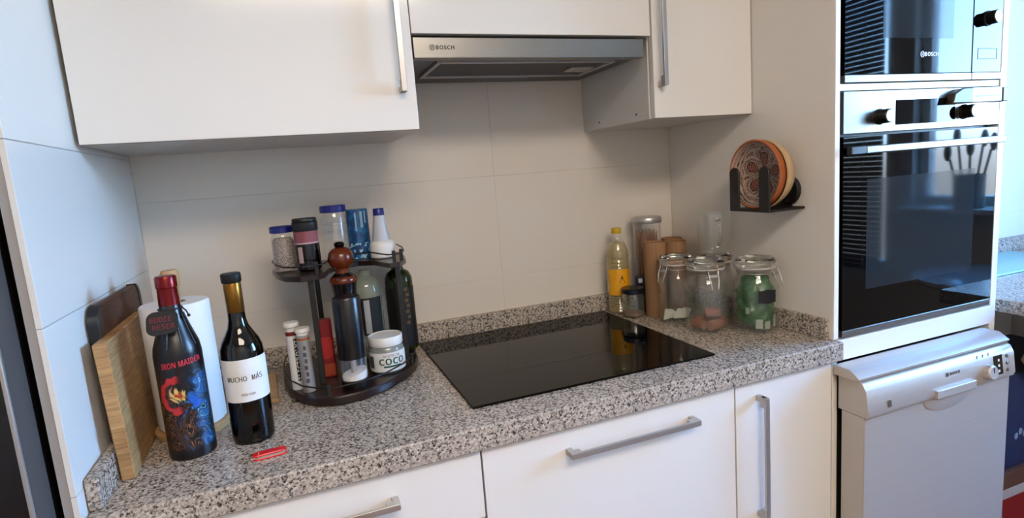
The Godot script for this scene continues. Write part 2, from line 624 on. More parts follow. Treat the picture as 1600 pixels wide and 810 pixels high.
func make_materials():
	mat("tile", Color(0.84, 0.81, 0.765), 0.32)
	mat("tile_cool", Color(0.84, 0.84, 0.83), 0.22)
	mat("grout", Color(0.8, 0.775, 0.735), 0.8)
	mat("plaster", Color(0.86, 0.84, 0.8), 0.9)
	mat("panel_end", Color(0.6, 0.59, 0.585), 0.45)
	mat("gloss_white", Color(0.87, 0.86, 0.84), 0.12)
	mat("carcass", Color(0.8, 0.79, 0.77), 0.4)
	mat("housing", Color(0.87, 0.845, 0.81), 0.3)
	mat("edge_white", Color(0.9, 0.9, 0.88), 0.3)
	mat("chrome", Color(0.72, 0.71, 0.7), 0.33, 0.8)
	mat("black_glass", Color(0.012, 0.012, 0.014), 0.03, 0.0, 0.3)
	mat("black_glass_window", Color(0.13, 0.15, 0.165), 0.05, 0.0, 0.2)
	mat("appliance_glass", Color(0.012, 0.012, 0.014), 0.03, 0.0, 0.25)
	mat("black", Color(0.02, 0.02, 0.022), 0.45)
	mat("black_gloss", Color(0.015, 0.015, 0.02), 0.12)
	mat("dark_gap", Color(0.03, 0.03, 0.03), 0.9)
	mat("white_plastic", Color(0.86, 0.86, 0.85), 0.35)
	mat("white_paper", Color(0.88, 0.88, 0.88), 0.85)
	mat("print_black", Color(0.03, 0.03, 0.035), 0.6)
	mat("print_white", Color(0.85, 0.85, 0.85), 0.6)
	mat("blue_lid", Color(0.03, 0.07, 0.42), 0.35)
	mat("red_scale", Color(0.8, 0.02, 0.05), 0.3)
	glassy("clear_glass", Color(0.9, 0.93, 0.92), 0.025)
	glassy("clear_plastic", Color(0.88, 0.9, 0.9), 0.07, 0.06)
	granite()
	brushed("steel", Color(0.6, 0.59, 0.575), 0.3, Vector3(0.1, 1, 0.1))
	brushed("dishwasher_steel", Color(0.78, 0.745, 0.71), 0.36, Vector3(0.1, 1, 0.1)).metallic = 0.4
	wood("oak", Color(0.71, 0.56, 0.375), Color(0.47, 0.33, 0.19), 0.5, 0.35, Vector3(1, 1, 1), 3, 6.0)
	wood("walnut", Color(0.36, 0.2, 0.12), Color(0.17, 0.085, 0.05), 0.6, 0.3, Vector3(1, 1, 1), 13)
	wood("rack_wood", Color(0.15, 0.07, 0.045), Color(0.06, 0.03, 0.022), 0.3, 0.25, Vector3(1, 1, 1), 23)
	wood("mill_wood", Color(0.42, 0.17, 0.065), Color(0.25, 0.085, 0.03), 0.22, 0.1, Vector3(1, 1, 1), 33)
	wood("beech", Color(0.76, 0.62, 0.44), Color(0.6, 0.45, 0.28), 0.5, 0.2, Vector3(1, 1, 1), 43)
	wood("floor_wood", Color(0.55, 0.4, 0.27), Color(0.4, 0.27, 0.17), 0.45, 0.8, Vector3(1, 1, 1), 53, 5.0)

func M(n: String) -> StandardMaterial3D:
	return mats[n]

# ------------------------------------------------------------------ room
func tiles(wall: Node, xs: Array, ys: Array, face: Transform3D, m: Material):
	# each tile a slightly pillowed slab; face maps (along, up, out)
	for i in xs.size() - 1:
		for j in ys.size() - 1:
			var s := st()
			var g := 0.0007
			box(s, Vector3(xs[i] + g, ys[j] + g, -0.008), Vector3(xs[i + 1] - g, ys[j + 1] - g, 0.0), 0.0005, face)
			part(wall, "tile", s, m)

func build_room():
	var s := st()
	box(s, Vector3(-2.0, -0.1, -0.15), Vector3(3.15, 0.0, 3.45))
	struct("floor", s, M("floor_wood"))
	s = st()
	box(s, Vector3(-2.0, 2.5, -0.15), Vector3(3.15, 2.6, 3.45))
	struct("ceiling", s, M("plaster"))
	s = st()
	box(s, Vector3(-2.0, 0, -0.15), Vector3(3.15, 2.5, -0.0007))
	var wb := struct("wall_back", s, M("grout"))
	tiles(wb, [XL, 0.275, XR], [0.752, 1.052, 1.351, 1.65, 1.95], Transform3D.IDENTITY, M("tile"))
	# the wall on the left is a slim tiled partition beside the refrigerator
	s = st()
	box(s, Vector3(-0.6445, 0, 0), Vector3(XL - 0.0007, 2.5, 0.637))
	var wl := struct("wall_left", s, M("panel_end"))
	tiles(wl, [0.0, 0.639], [0.752, 0.94, 1.192, 1.452, 1.75, 2.05], Transform3D(Basis(Vector3(0, 0, 1), Vector3.UP, Vector3(1, 0, 0)), Vector3(XL, 0, 0)), M("tile_cool"))
	s = st()
	box(s, Vector3(-2.1, 0, -0.15), Vector3(-1.95, 2.5, 3.45))
	struct("wall_outer", s, M("plaster"))
	# corner wall beyond the tall housing
	s = st()
	box(s, Vector3(1.495, 0, -0.0), Vector3(XW, 2.5, 0.1693))
	var wc := struct("wall_corner", s, M("grout"))
	tiles(wc, [1.5, 2.12, 2.9], [0.752, 1.052, 1.351, 1.65, 1.95], Transform3D(Basis.IDENTITY, Vector3(0, 0, 0.17)), M("tile_cool"))
	# window wall on the right
	s = st()
	var z0 := 0.95
	var z1 := 1.9
	var y0 := 1.0
	var y1 := 2.4
	box(s, Vector3(XW, 0, -0.15), Vector3(XW + 0.15, 2.5, z0))
	box(s, Vector3(XW, 0, z1), Vector3(XW + 0.15, 2.5, 2.05))
	box(s, Vector3(XW, 0, 2.05), Vector3(XW + 0.15, 0.6, 2.9))
	box(s, Vector3(XW, 2.35, 2.05), Vector3(XW + 0.15, 2.5, 2.9))
	box(s, Vector3(XW, 0, 2.9), Vector3(XW + 0.15, 2.5, 3.45))
	box(s, Vector3(XW, 0, z0), Vector3(XW + 0.15, y0, z1))
	box(s, Vector3(XW, y1, z0), Vector3(XW + 0.15, 2.5, z1))
	struct("wall_right", s, M("plaster"))
	make_window("window_1", Vector3(XW + 0.06, y0, z0), Vector3(0, 0, 1), Vector3(1, 0, 0), z1 - z0, y1 - y0)
	make_window("window_2", Vector3(XW + 0.06, 0.6, 2.05), Vector3(0, 0, 1), Vector3(1, 0, 0), 0.85, 1.75)
	s = st()
	box(s, Vector3(-2.1, 0, 3.3), Vector3(3.15, 2.5, 3.45))
	struct("wall_front", s, M("plaster"))
	var t := thing("ceiling_lamp", "flat rectangular ceiling lamp panel in the middle of the kitchen", "ceiling lamp", Vector3(0.0, 2.5, 2.4))
	s = st()
	box(s, Vector3(-0.6, -0.035, -0.4), Vector3(0.6, 0, 0.4), 0.003)
	part(t, "frame", s, M("edge_white"))
	s = st()
	box(s, Vector3(-0.58, -0.038, -0.38), Vector3(0.58, -0.035, 0.38))
	var gl := mat("lamp_glow", Color(1, 1, 1), 0.6)
	gl.emission_enabled = true
	gl.emission = Color(1.0, 0.935, 0.86)
	gl.emission_energy_multiplier = 1.5
	part(t, "lamp_diffuser", s, gl)

func make_window(called: String, o: Vector3, along: Vector3, out: Vector3, w: float, h: float):
	var xf := Transform3D(Basis(along, Vector3.UP, out), o)
	var s := st()
	var f := 0.05
	box(s, Vector3(0, 0, 0), Vector3(f, h, 0.06), 0.004, xf)
	box(s, Vector3(w - f, 0, 0), Vector3(w, h, 0.06), 0.004, xf)
	box(s, Vector3(f, 0, 0), Vector3(w - f, f, 0.06), 0.004, xf)
	box(s, Vector3(f, h - f, 0), Vector3(w - f, h, 0.06), 0.004, xf)
	box(s, Vector3(w * 0.5 - 0.03, f, 0), Vector3(w * 0.5 + 0.03, h - f, 0.06), 0.004, xf)
	var win := struct(called, s, M("edge_white"))
	for k in 2:
		s = st()
		var a := f if k == 0 else w * 0.5 + 0.03
		box(s, Vector3(a, f, 0.028), Vector3(a + w * 0.5 - f - 0.03, h - f, 0.032), 0, xf)
		part(win, "pane", s, M("clear_glass"))

# ------------------------------------------------------------------ fitted units
func bar_handle(par: Node, xf: Transform3D, length: float):
	# a flat bar on two square feet; local x along, y across, z out of the door
	var s := st()
	var h := length / 2
	box(s, Vector3(-h, -0.006, 0.024), Vector3(h, 0.006, 0.031), 0.0012, xf)
	for e in [-1.0, 1.0]:
		box(s, Vector3(e * h - (0.0 if e < 0 else 0.012), -0.006, 0.0), Vector3(e * h + (0.012 if e < 0 else 0.0), 0.006, 0.0245), 0.0008, xf)
		box(s, Vector3(e * h - (0.0 if e < 0 else 0.024), -0.0056, 0.012), Vector3(e * h + (0.024 if e < 0 else 0.0), 0.0056, 0.0243), 0.0008, xf)
	part(par, "handle", s, M("chrome"))

func door_panel(par: Node, called: String, lo: Vector3, hi: Vector3) -> MeshInstance3D:
	var s := st()
	box(s, lo, hi, 0.0015)
	return part(par, called, s, M("gloss_white"))

func build_units():
	var upright := Transform3D(Basis(Vector3(0, 1, 0), Vector3(-1, 0, 0), Vector3(0, 0, 1)), Vector3.ZERO)
	# wall units
	var t := thing("wall_cabinet", "wide white gloss wall cabinet over the bottles, at the left wall, with one long handle", "cabinet", Vector3(-0.3155, 1.462, 0), 0, "white wall cabinets")
	var s := st()
	box(s, Vector3(-0.303, 0.0, 0), Vector3(0.3055, 0.85, 0.347), 0.001)
	part(t, "body", s, M("carcass"))
	var d := door_panel(t, "door", Vector3(-0.3025, 0.0, 0.349), Vector3(0.3055, 0.85, 0.367))
	upright.origin = Vector3(0.276, 0.235, 0.367)
	bar_handle(d, upright, 0.32)
	t = thing("hood_cabinet", "short white wall cabinet with a plain front above the steel extractor hood", "cabinet", Vector3(0.284, 1.657, 0), 0, "white wall cabinets")
	s = st()
	box(s, Vector3(-0.291, 0.003, 0), Vector3(0.289, 0.655, 0.347), 0.001)
	part(t, "body", s, M("carcass"))
	door_panel(t, "door", Vector3(-0.2925, 0.0, 0.349), Vector3(0.291, 0.655, 0.367))
	t = thing("wall_cabinet", "narrow white wall cabinet between the extractor hood and the tall oven housing", "cabinet", Vector3(0.73, 1.462, 0), 0, "white wall cabinets")
	s = st()
	box(s, Vector3(-0.1535, 0.0, 0), Vector3(0.154, 0.85, 0.347), 0.001)
	part(t, "body", s, M("carcass"))
	d = door_panel(t, "door", Vector3(-0.1505, 0.0, 0.349), Vector3(0.153, 0.85, 0.367))
	upright.origin = Vector3(-0.134, 0.235, 0.367)
	bar_handle(d, upright, 0.32)
	for z in [0.289, 0.096]:
		s = st()
		lathe(s, [Vector2(0, 0), Vector2(0.003, 0), Vector2(0.003, 0.0006), Vector2(0, 0.0006)], 10, Transform3D(Basis(Vector3(0, 0, 1), Vector3(-1, 0, 0), Vector3(0, -1, 0)), Vector3(-0.1535, 0.018, z)))
		part(t, "screw_cap", s, M("print_black"))
	# base units
	t = thing("drawer_unit", "left white base unit under the wine bottles with a bar handle on its drawer", "drawer unit", Vector3(-0.3155, 0, 0), 0, "white base units")
	s = st()
	box(s, Vector3(-0.309, 0.1, 0.02), Vector3(0.3025, 0.85, 0.597), 0.001)
	part(t, "body", s, M("carcass"))
	var dr := door_panel(t, "drawer", Vector3(-0.308, 0.712, 0.599), Vector3(0.3045, 0.849, 0.617))
	bar_handle(dr, Transform3D(Basis.IDENTITY, Vector3(-0.007, 0.796, 0.617)), 0.305)
	dr = door_panel(t, "drawer", Vector3(-0.308, 0.12, 0.599), Vector3(0.3045, 0.709, 0.617))
	t = thing("drawer_unit", "middle white base unit under the black hob with a wide bar handle", "drawer unit", Vector3(0.288, 0, 0), 0, "white base units")
	s = st()
	box(s, Vector3(-0.2975, 0.1, 0.02), Vector3(0.2965, 0.85, 0.597), 0.001)
	part(t, "body", s, M("carcass"))
	dr = door_panel(t, "drawer", Vector3(-0.296, 0.47, 0.599), Vector3(0.2975, 0.849, 0.617))
	bar_handle(dr, Transform3D(Basis.IDENTITY, Vector3(0.0295, 0.801, 0.617)), 0.307)
	door_panel(t, "drawer", Vector3(-0.296, 0.12, 0.599), Vector3(0.2975, 0.467, 0.617))
	t = thing("base_cabinet", "narrow white base cabinet beside the dishwasher with an upright bar handle", "cabinet", Vector3(0.735, 0, 0), 0, "white base units")
	s = st()
	box(s, Vector3(-0.148, 0.1, 0.02), Vector3(0.143, 0.85, 0.597), 0.001)
	part(t, "body", s, M("carcass"))
	d = door_panel(t, "door", Vector3(-0.147, 0.12, 0.599), Vector3(0.1435, 0.849, 0.617))
	upright.origin = Vector3(-0.084, 0.667, 0.617)
	bar_handle(d, upright, 0.297)
	s = st()
	box(s, Vector3(0.1455, 0.0, 0.02), Vector3(0.1492, 0.85, 0.617), 0.0006)
	part(t, "end_panel", s, M("gloss_white"))
	# worktop with its upstands
	t = thing("worktop", "speckled grey and beige granite worktop with low upstands along the walls", "worktop", Vector3(0, CT, 0))
	s = st()
	box(s, Vector3(XL + 0.001, -0.047, 0.002), Vector3(0.8985, 0.0, 0.635), 0.004)
	part(t, "slab", s, M("granite"))
	s = st()
	box(s, Vector3(XL + 0.001, 0.0, 0.001), Vector3(XR - 0.001, 0.052, 0.02), 0.002)
	part(t, "upstand", s, M("granite"))
	s = st()
	box(s, Vector3(XL + 0.0005, 0.0, 0.0205), Vector3(XL + 0.02, 0.052, 0.612), 0.003)
	part(t, "upstand", s, M("granite"))
	s = st()
	box(s, Vector3(XR - 0.012, 0.0, 0.0205), Vector3(XR - 0.0005, 0.052, 0.605), 0.002)
	part(t, "upstand", s, M("granite"))

# ------------------------------------------------------------------ appliances
func knob(par: Node, at: Vector3, r: float, depth: float, ring: Material, cap: Material):
	var xf := Transform3D(Basis(Vector3(1, 0, 0), Vector3(0, 0, 1), Vector3(0, -1, 0)), at)
	var s := st()
	lathe(s, [Vector2(0, 0), Vector2(r * 1.12, 0), Vector2(r * 1.12, 0.003), Vector2(r, 0.004), Vector2(r * 0.97, depth - 0.001), Vector2(r * 0.9, depth), Vector2(0, depth)], 28, xf)
	var k := part(par, "knob", s, ring)
	s = st()
	lathe(s, [Vector2(0, depth), Vector2(r * 0.86, depth), Vector2(r * 0.82, depth + 0.0012), Vector2(0, depth + 0.0014)], 28, xf)
	part(k, "cap", s, cap)

func build_appliances():
	var I := Transform3D.IDENTITY
	# hob
	var t := thing("hob", "frameless black glass induction hob set in the granite worktop", "hob", Vector3(0.296, CT, 0.294))
	var s := st()
	box(s, Vector3(-0.296, 0.0, -0.257), Vector3(0.296, 0.0055, 0.257), 0.0022)
	part(t, "glass", s, M("black_glass"))
	# extractor hood
	t = thing("range_hood", "slim built-in extractor hood with a brushed steel front under the short cabinet", "hood", Vector3(0.277, 1.608, 0))
	s = st()
	box(s, Vector3(-0.278, 0.004, 0.02), Vector3(0.279, 0.048, 0.332), 0.002)
	part(t, "body", s, mat("hood_grey", Color(0.3, 0.3, 0.31), 0.4, 0.6))
	s = st()
	box(s, Vector3(-0.283, 0.0, 0.334), Vector3(0.281, 0.043, 0.362), 0.0015)
	part(t, "front_panel", s, M("steel"))
	s = st()
	for f in [[-0.225, -0.215, 0.13, 0.322], [0.215, 0.225, 0.13, 0.322], [-0.215, 0.215, 0.13, 0.138], [-0.215, 0.215, 0.314, 0.322]]:
		box(s, Vector3(f[0], -0.003, f[2]), Vector3(f[1], 0.004, f[3]), 0.001)
	part(t, "frame", s, M("chrome"))
	s = st()
	box(s, Vector3(-0.214, 0.001, 0.139), Vector3(0.214, 0.0038, 0.313))
	part(t, "filter", s, mat("filter_grey", Color(0.26, 0.26, 0.27), 0.5, 0.7))
	s = st()
	box(s, Vector3(0.14, -0.004, 0.2), Vector3(0.205, 0.001, 0.25), 0.001)
	box(s, Vector3(0.158, -0.006, 0.217), Vector3(0.182, -0.004, 0.233), 0.0008)
	part(t, "switch_plate", s, M("chrome"))
	s = st()
	emblem(s, Transform3D(Basis.IDENTITY, Vector3(-0.243, 0.022, 0.362)), 0.0062)
	letters(s, "BOSCH", 0.0085, on_plane(Transform3D(Basis.IDENTITY, Vector3(-0.2145, 0.022, 0.362))), "Droid Sans", true, 1.15)
	part(t, "logo", s, M("print_black"))
	# tall housing
	t = thing("tall_housing", "tall housing cabinet around the microwave and oven, its plain beige side facing the worktop", "cabinet", Vector3(1.19, 0, 0))
	s = st()
	box(s, Vector3(XR - 1.19, 0.0, 0.0), Vector3(0.9 - 1.19, CT - 0.0475, 0.6145), 0.0008)
	box(s, Vector3(XR - 1.19, CT + 0.0005, 0.0), Vector3(0.9 - 1.19, 2.45, 0.6145), 0.0008)
	part(t, "side_panel", s, M("housing"))
	s = st()
	box(s, Vector3(XR - 1.1895, CT + 0.003, 0.6145), Vector3(0.9 - 1.19, 2.45, 0.6165), 0.0006)
	part(t, "edge_strip", s, M("edge_white"), "white edging strip")
	s = st()
	box(s, Vector3(0.277, 0.0, 0.0), Vector3(0.3, 2.45, 0.615), 0.001)
	part(t, "side_panel", s, M("edge_white"))
	s = st()
	box(s, Vector3(-0.289, 0.846, 0.3), Vector3(0.276, 0.897, 0.617), 0.001)
	part(t, "filler_panel", s, M("edge_white"))
	s = st()
	box(s, Vector3(-0.289, 1.482, 0.05), Vector3(0.276, 1.4975, 0.612), 0.001)
	part(t, "shelf", s, M("edge_white"))
	s = st()
	box(s, Vector3(-0.289, 1.9, 0.05), Vector3(0.276, 2.45, 0.617), 0.001)
	part(t, "top_door", s, M("gloss_white"))
	s = st()
	box(s, Vector3(-0.289, 0.05, 0.002), Vector3(0.276, 2.44, 0.02))
	part(t, "back_panel", s, M("carcass"))
	# microwave
	t = thing("microwave", "built-in black glass microwave with a round knob, above the oven", "microwave", Vector3(1.19, 1.4985, 0))
	s = st()
	box(s, Vector3(-0.27, 0.004, 0.1), Vector3(0.265, 0.395, 0.6))
	part(t, "body", s, M("black"))
	s = st()
	box(s, Vector3(-0.275, 0.0185, 0.598), Vector3(0.1585, 0.395, 0.615), 0.001)
	var door := part(t, "door", s, M("appliance_glass"))
	s = st()
	box(s, Vector3(-0.155, 0.1, 0.6149), Vector3(0.088, 0.36, 0.6153))
	part(door, "window", s, M("black_glass_window"))
	s = st()
	emblem(s, Transform3D(Basis.IDENTITY, Vector3(-0.021, 0.063, 0.615)), 0.0072)
	letters(s, "BOSCH", 0.0098, on_plane(Transform3D(Basis.IDENTITY, Vector3(0.0115, 0.063, 0.615))), "Droid Sans", true, 1.15)
	part(door, "logo", s, M("print_white"))
	s = st()
	box(s, Vector3(0.1615, 0.0185, 0.598), Vector3(0.274, 0.395, 0.615), 0.001)
	var cp := part(t, "control_panel", s, M("appliance_glass"))
	s = st()
	for b in [[0.181, 0.256, 0.0755, 0.077], [0.181, 0.256, 0.0505, 0.052], [0.181, 0.1825, 0.052, 0.0755], [0.2545, 0.256, 0.052, 0.0755]]:
		box(s, Vector3(b[0], b[2], 0.6149), Vector3(b[1], b[3], 0.6156))
	part(cp, "button_outline", s, M("print_black"))
	knob(cp, Vector3(0.214, 0.149, 0.615), 0.0165, 0.024, M("black"), M("steel"))
	s = st()
	box(s, Vector3(-0.275, 0.001, 0.6), Vector3(0.1585, 0.0175, 0.616), 0.001)
	box(s, Vector3(0.1615, 0.001, 0.6), Vector3(0.274, 0.0175, 0.616), 0.001)
	part(t, "steel_trim", s, M("steel"))
	# oven
	t = thing("oven", "built-in oven with a steel control panel, two knobs and a black glass door", "oven", Vector3(1.19, 0.899, 0))
	s = st()
	box(s, Vector3(-0.27, 0.004, 0.1), Vector3(0.265, 0.58, 0.596))
	part(t, "body", s, M("black"))
	s = st()
	box(s, Vector3(-0.277, 0.486, 0.597), Vector3(0.275, 0.581, 0.615), 0.001)
	cp = part(t, "control_panel", s, M("steel"))
	s = st()
	box(s, Vector3(-0.109, 0.5, 0.6145), Vector3(0.103, 0.558, 0.6156), 0.0005)
	part(cp, "display", s, M("appliance_glass"))
	knob(cp, Vector3(-0.162, 0.521, 0.615), 0.0165, 0.026, mat("knob_dark", Color(0.16, 0.155, 0.15), 0.3, 0.8), M("steel"))
	knob(cp, Vector3(0.137, 0.522, 0.615), 0.0165, 0.026, M("knob_dark"), M("steel"))
	for c in [Vector2(-0.162, 0.521), Vector2(0.137, 0.522)]:
		for k in 9:
			var a := TAU * k / 9.0 + 0.3
			s = st()
			box(s, Vector3(c.x + cos(a) * 0.028 - 0.001, c.y + sin(a) * 0.028 - 0.001, 0.615), Vector3(c.x + cos(a) * 0.028 + 0.001, c.y + sin(a) * 0.028 + 0.001, 0.6153))
			part(cp, "dial_mark", s, M("print_black"))
	s = st()
	box(s, Vector3(-0.277, 0.0195, 0.598), Vector3(0.275, 0.48, 0.615), 0.001)
	door = part(t, "door", s, M("appliance_glass"))
	s = st()
	box(s, Vector3(-0.2, 0.112, 0.6149), Vector3(0.19, 0.378, 0.6153))
	part(door, "window", s, M("black_glass_window"))
	s = st()
	box(s, Vector3(-0.277, 0.002, 0.598), Vector3(0.271, 0.0185, 0.616), 0.001)
	part(door, "steel_trim", s, M("steel"))
	s = st()
	box(s, Vector3(-0.24, 0.438, 0.632), Vector3(0.259, 0.4555, 0.645), 0.003)
	for x in [-0.24, 0.215]:
		box(s, Vector3(x, 0.442, 0.614), Vector3(x + 0.02, 0.452, 0.636), 0.002)
	var hd := part(door, "handle", s, M("steel"))
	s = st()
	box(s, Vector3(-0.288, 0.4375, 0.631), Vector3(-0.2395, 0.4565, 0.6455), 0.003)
	part(hd, "dark_reflection_end", s, M("black"), "added black piece standing in for a dark reflection on the handle's left end")  # dark reflection on the bar, added as a black end piece
	# safety latch stuck over the corner of the oven
	t = thing("appliance_latch", "brown and clear plastic safety latch stuck on the oven's upper right corner", "latch", Vector3(1.31, 1.459, 0.6155))
	s = st()
	var pl := PackedVector2Array([Vector2(-0.057, -0.018), Vector2(0.018, -0.018), Vector2(0.018, 0.019), Vector2(-0.02, 0.018), Vector2(-0.048, 0.006)])
	prism(s, pl, 0.0, 0.02, I, 0.002)
	part(t, "base", s, mat("latch_brown", Color(0.13, 0.06, 0.045), 0.4))
	s = st()
	box(s, Vector3(0.019, -0.017, 0.006), Vector3(0.137, 0.018, 0.016), 0.002)
	part(t, "strap", s, mat("latch_pale", Color(0.72, 0.66, 0.68), 0.25))
	s = st()
	box(s, Vector3(0.034, -0.004, 0.0155), Vector3(0.13, -0.0005, 0.0168), 0.0004)
	box(s, Vector3(0.137, -0.018, 0.0), Vector3(0.159, 0.018, 0.018), 0.002)
	part(t, "catch", s, M("latch_brown"))
	build_dishwasher()

func build_dishwasher():
	var t := thing("dishwasher", "silver freestanding dishwasher with a sloping lid edge, under the oven", "dishwasher", Vector3(1.16, 0, 0))
	var s := st()
	box(s, Vector3(-0.262, 0.08, 0.08), Vector3(0.262, 0.815, 0.612), 0.002)
	part(t, "body", s, mat("dishwasher_side", Color(0.13, 0.13, 0.135), 0.5))
	s = st()
	box(s, Vector3(-0.25, 0.0, 0.15), Vector3(0.25, 0.08, 0.57))
	part(t, "plinth", s, M("black"))
	var side := Transform3D(Basis(Vector3(0, 0, 1), Vector3(0, 1, 0), Vector3(-1, 0, 0)), Vector3.ZERO)
	s = st()
	prism(s, PackedVector2Array([Vector2(0.62, 0.819), Vector2(0.685, 0.819), Vector2(0.688, 0.826), Vector2(0.664, 0.8425), Vector2(0.62, 0.8425)]), -0.265, 0.28, side, 0.001)
	part(t, "lid", s, M("dishwasher_steel"))
	s = st()
	prism(s, PackedVector2Array([Vector2(0.624, 0.732), Vector2(0.699, 0.732), Vector2(0.703, 0.742), Vector2(0.697, 0.795), Vector2(0.689, 0.811), Vector2(0.681, 0.815), Vector2(0.624, 0.815)]), -0.268, 0.268, side, 0.0008)
	part(t, "control_panel", s, M("dishwasher_steel"))
	s = st()
	box(s, Vector3(-0.266, 0.1, 0.63), Vector3(0.266, 0.7315, 0.692), 0.003)
	part(t, "door", s, M("dishwasher_steel"))
	# scooped grip: a lip over a half round dish
	s = st()
	var g := []
	for i in 9:
		var row := []
		for k in 25:
			var a := PI * k / 24.0
			var q := float(i) / 8.0
			row.append(Vector3(0.018 - cos(a) * 0.088 * q, 0.7335 - sin(a) * 0.042 * q, 0.6935 + 0.006 * (1 - q * q)))
		g.append(row)
	grid(s, g)
	part(t, "grip_dish", s, M("dishwasher_steel"))
	s = st()
	box(s, Vector3(-0.042, 0.733, 0.69), Vector3(0.104, 0.7545, 0.7095), 0.002)
	part(t, "grip_lip", s, M("dishwasher_steel"))
	var face := Transform3D(Basis(Vector3(1, 0, 0), Vector3(0, 0.9936, -0.1126), Vector3(0, 0.1126, 0.9936)), Vector3(0, 0.768, 0.7002))
	s = st()
	box(s, Vector3(0.183, -0.022, -0.001), Vector3(0.218, 0.029, 0.0006), 0.0004, face)
	var disp := part(t, "display", s, M("black_gloss"))
	s = st()
	for k in 3:
		box(s, Vector3(0.2, -0.015 + k * 0.014, 0.0006), Vector3(0.206, -0.009 + k * 0.014, 0.0009), 0, face)
	part(disp, "symbol", s, M("print_white"))
	for k in 3:
		s = st()
		lathe(s, [Vector2(0, 0), Vector2(0.0055, 0), Vector2(0.005, 0.003), Vector2(0, 0.004)], 14, face * Transform3D(Basis(Vector3(1, 0, 0), Vector3(0, 0, 1), Vector3(0, -1, 0)), Vector3(0.236, -0.014 + k * 0.018, -0.001)))
		part(t, "button", s, M("steel"))
	var xf := face * Transform3D(Basis(Vector3(1, 0, 0), Vector3(0, 0, 1), Vector3(0, -1, 0)), Vector3(0.155, -0.006, -0.002))
	s = st()
	lathe(s, [Vector2(0, 0), Vector2(0.02, 0), Vector2(0.019, 0.016), Vector2(0.016, 0.019), Vector2(0, 0.019)], 26, xf)
	var kn := part(t, "knob", s, M("dishwasher_steel"))
	s = st()
	box(s, Vector3(-0.002, 0.0188, -0.015), Vector3(0.002, 0.0196, 0.0), 0.0003, xf)
	part(kn, "pointer", s, M("print_black"))
	s = st()
	emblem(s, face * Transform3D(Basis.IDENTITY, Vector3(0.006, 0.016, 0.0004)), 0.0055)
	letters(s, "BOSCH", 0.0075, on_plane(face * Transform3D(Basis.IDENTITY, Vector3(0.035, 0.016, 0.0004))), "Droid Sans", true, 1.15)
	for k in 3:
		box(s, Vector3(0.118 + k * 0.022, 0.034, 0.0002), Vector3(0.122 + k * 0.022, 0.042, 0.0006), 0, face)
	part(t, "logo", s, M("print_black"))
	s = st()
	prism(s, rrect(0.012, 0.018, 0.004), -0.001, 0.002, face * Transform3D(Basis.IDENTITY, Vector3(-0.198, -0.012, 0)), 0.0008)
	part(t, "power_switch", s, M("steel"))

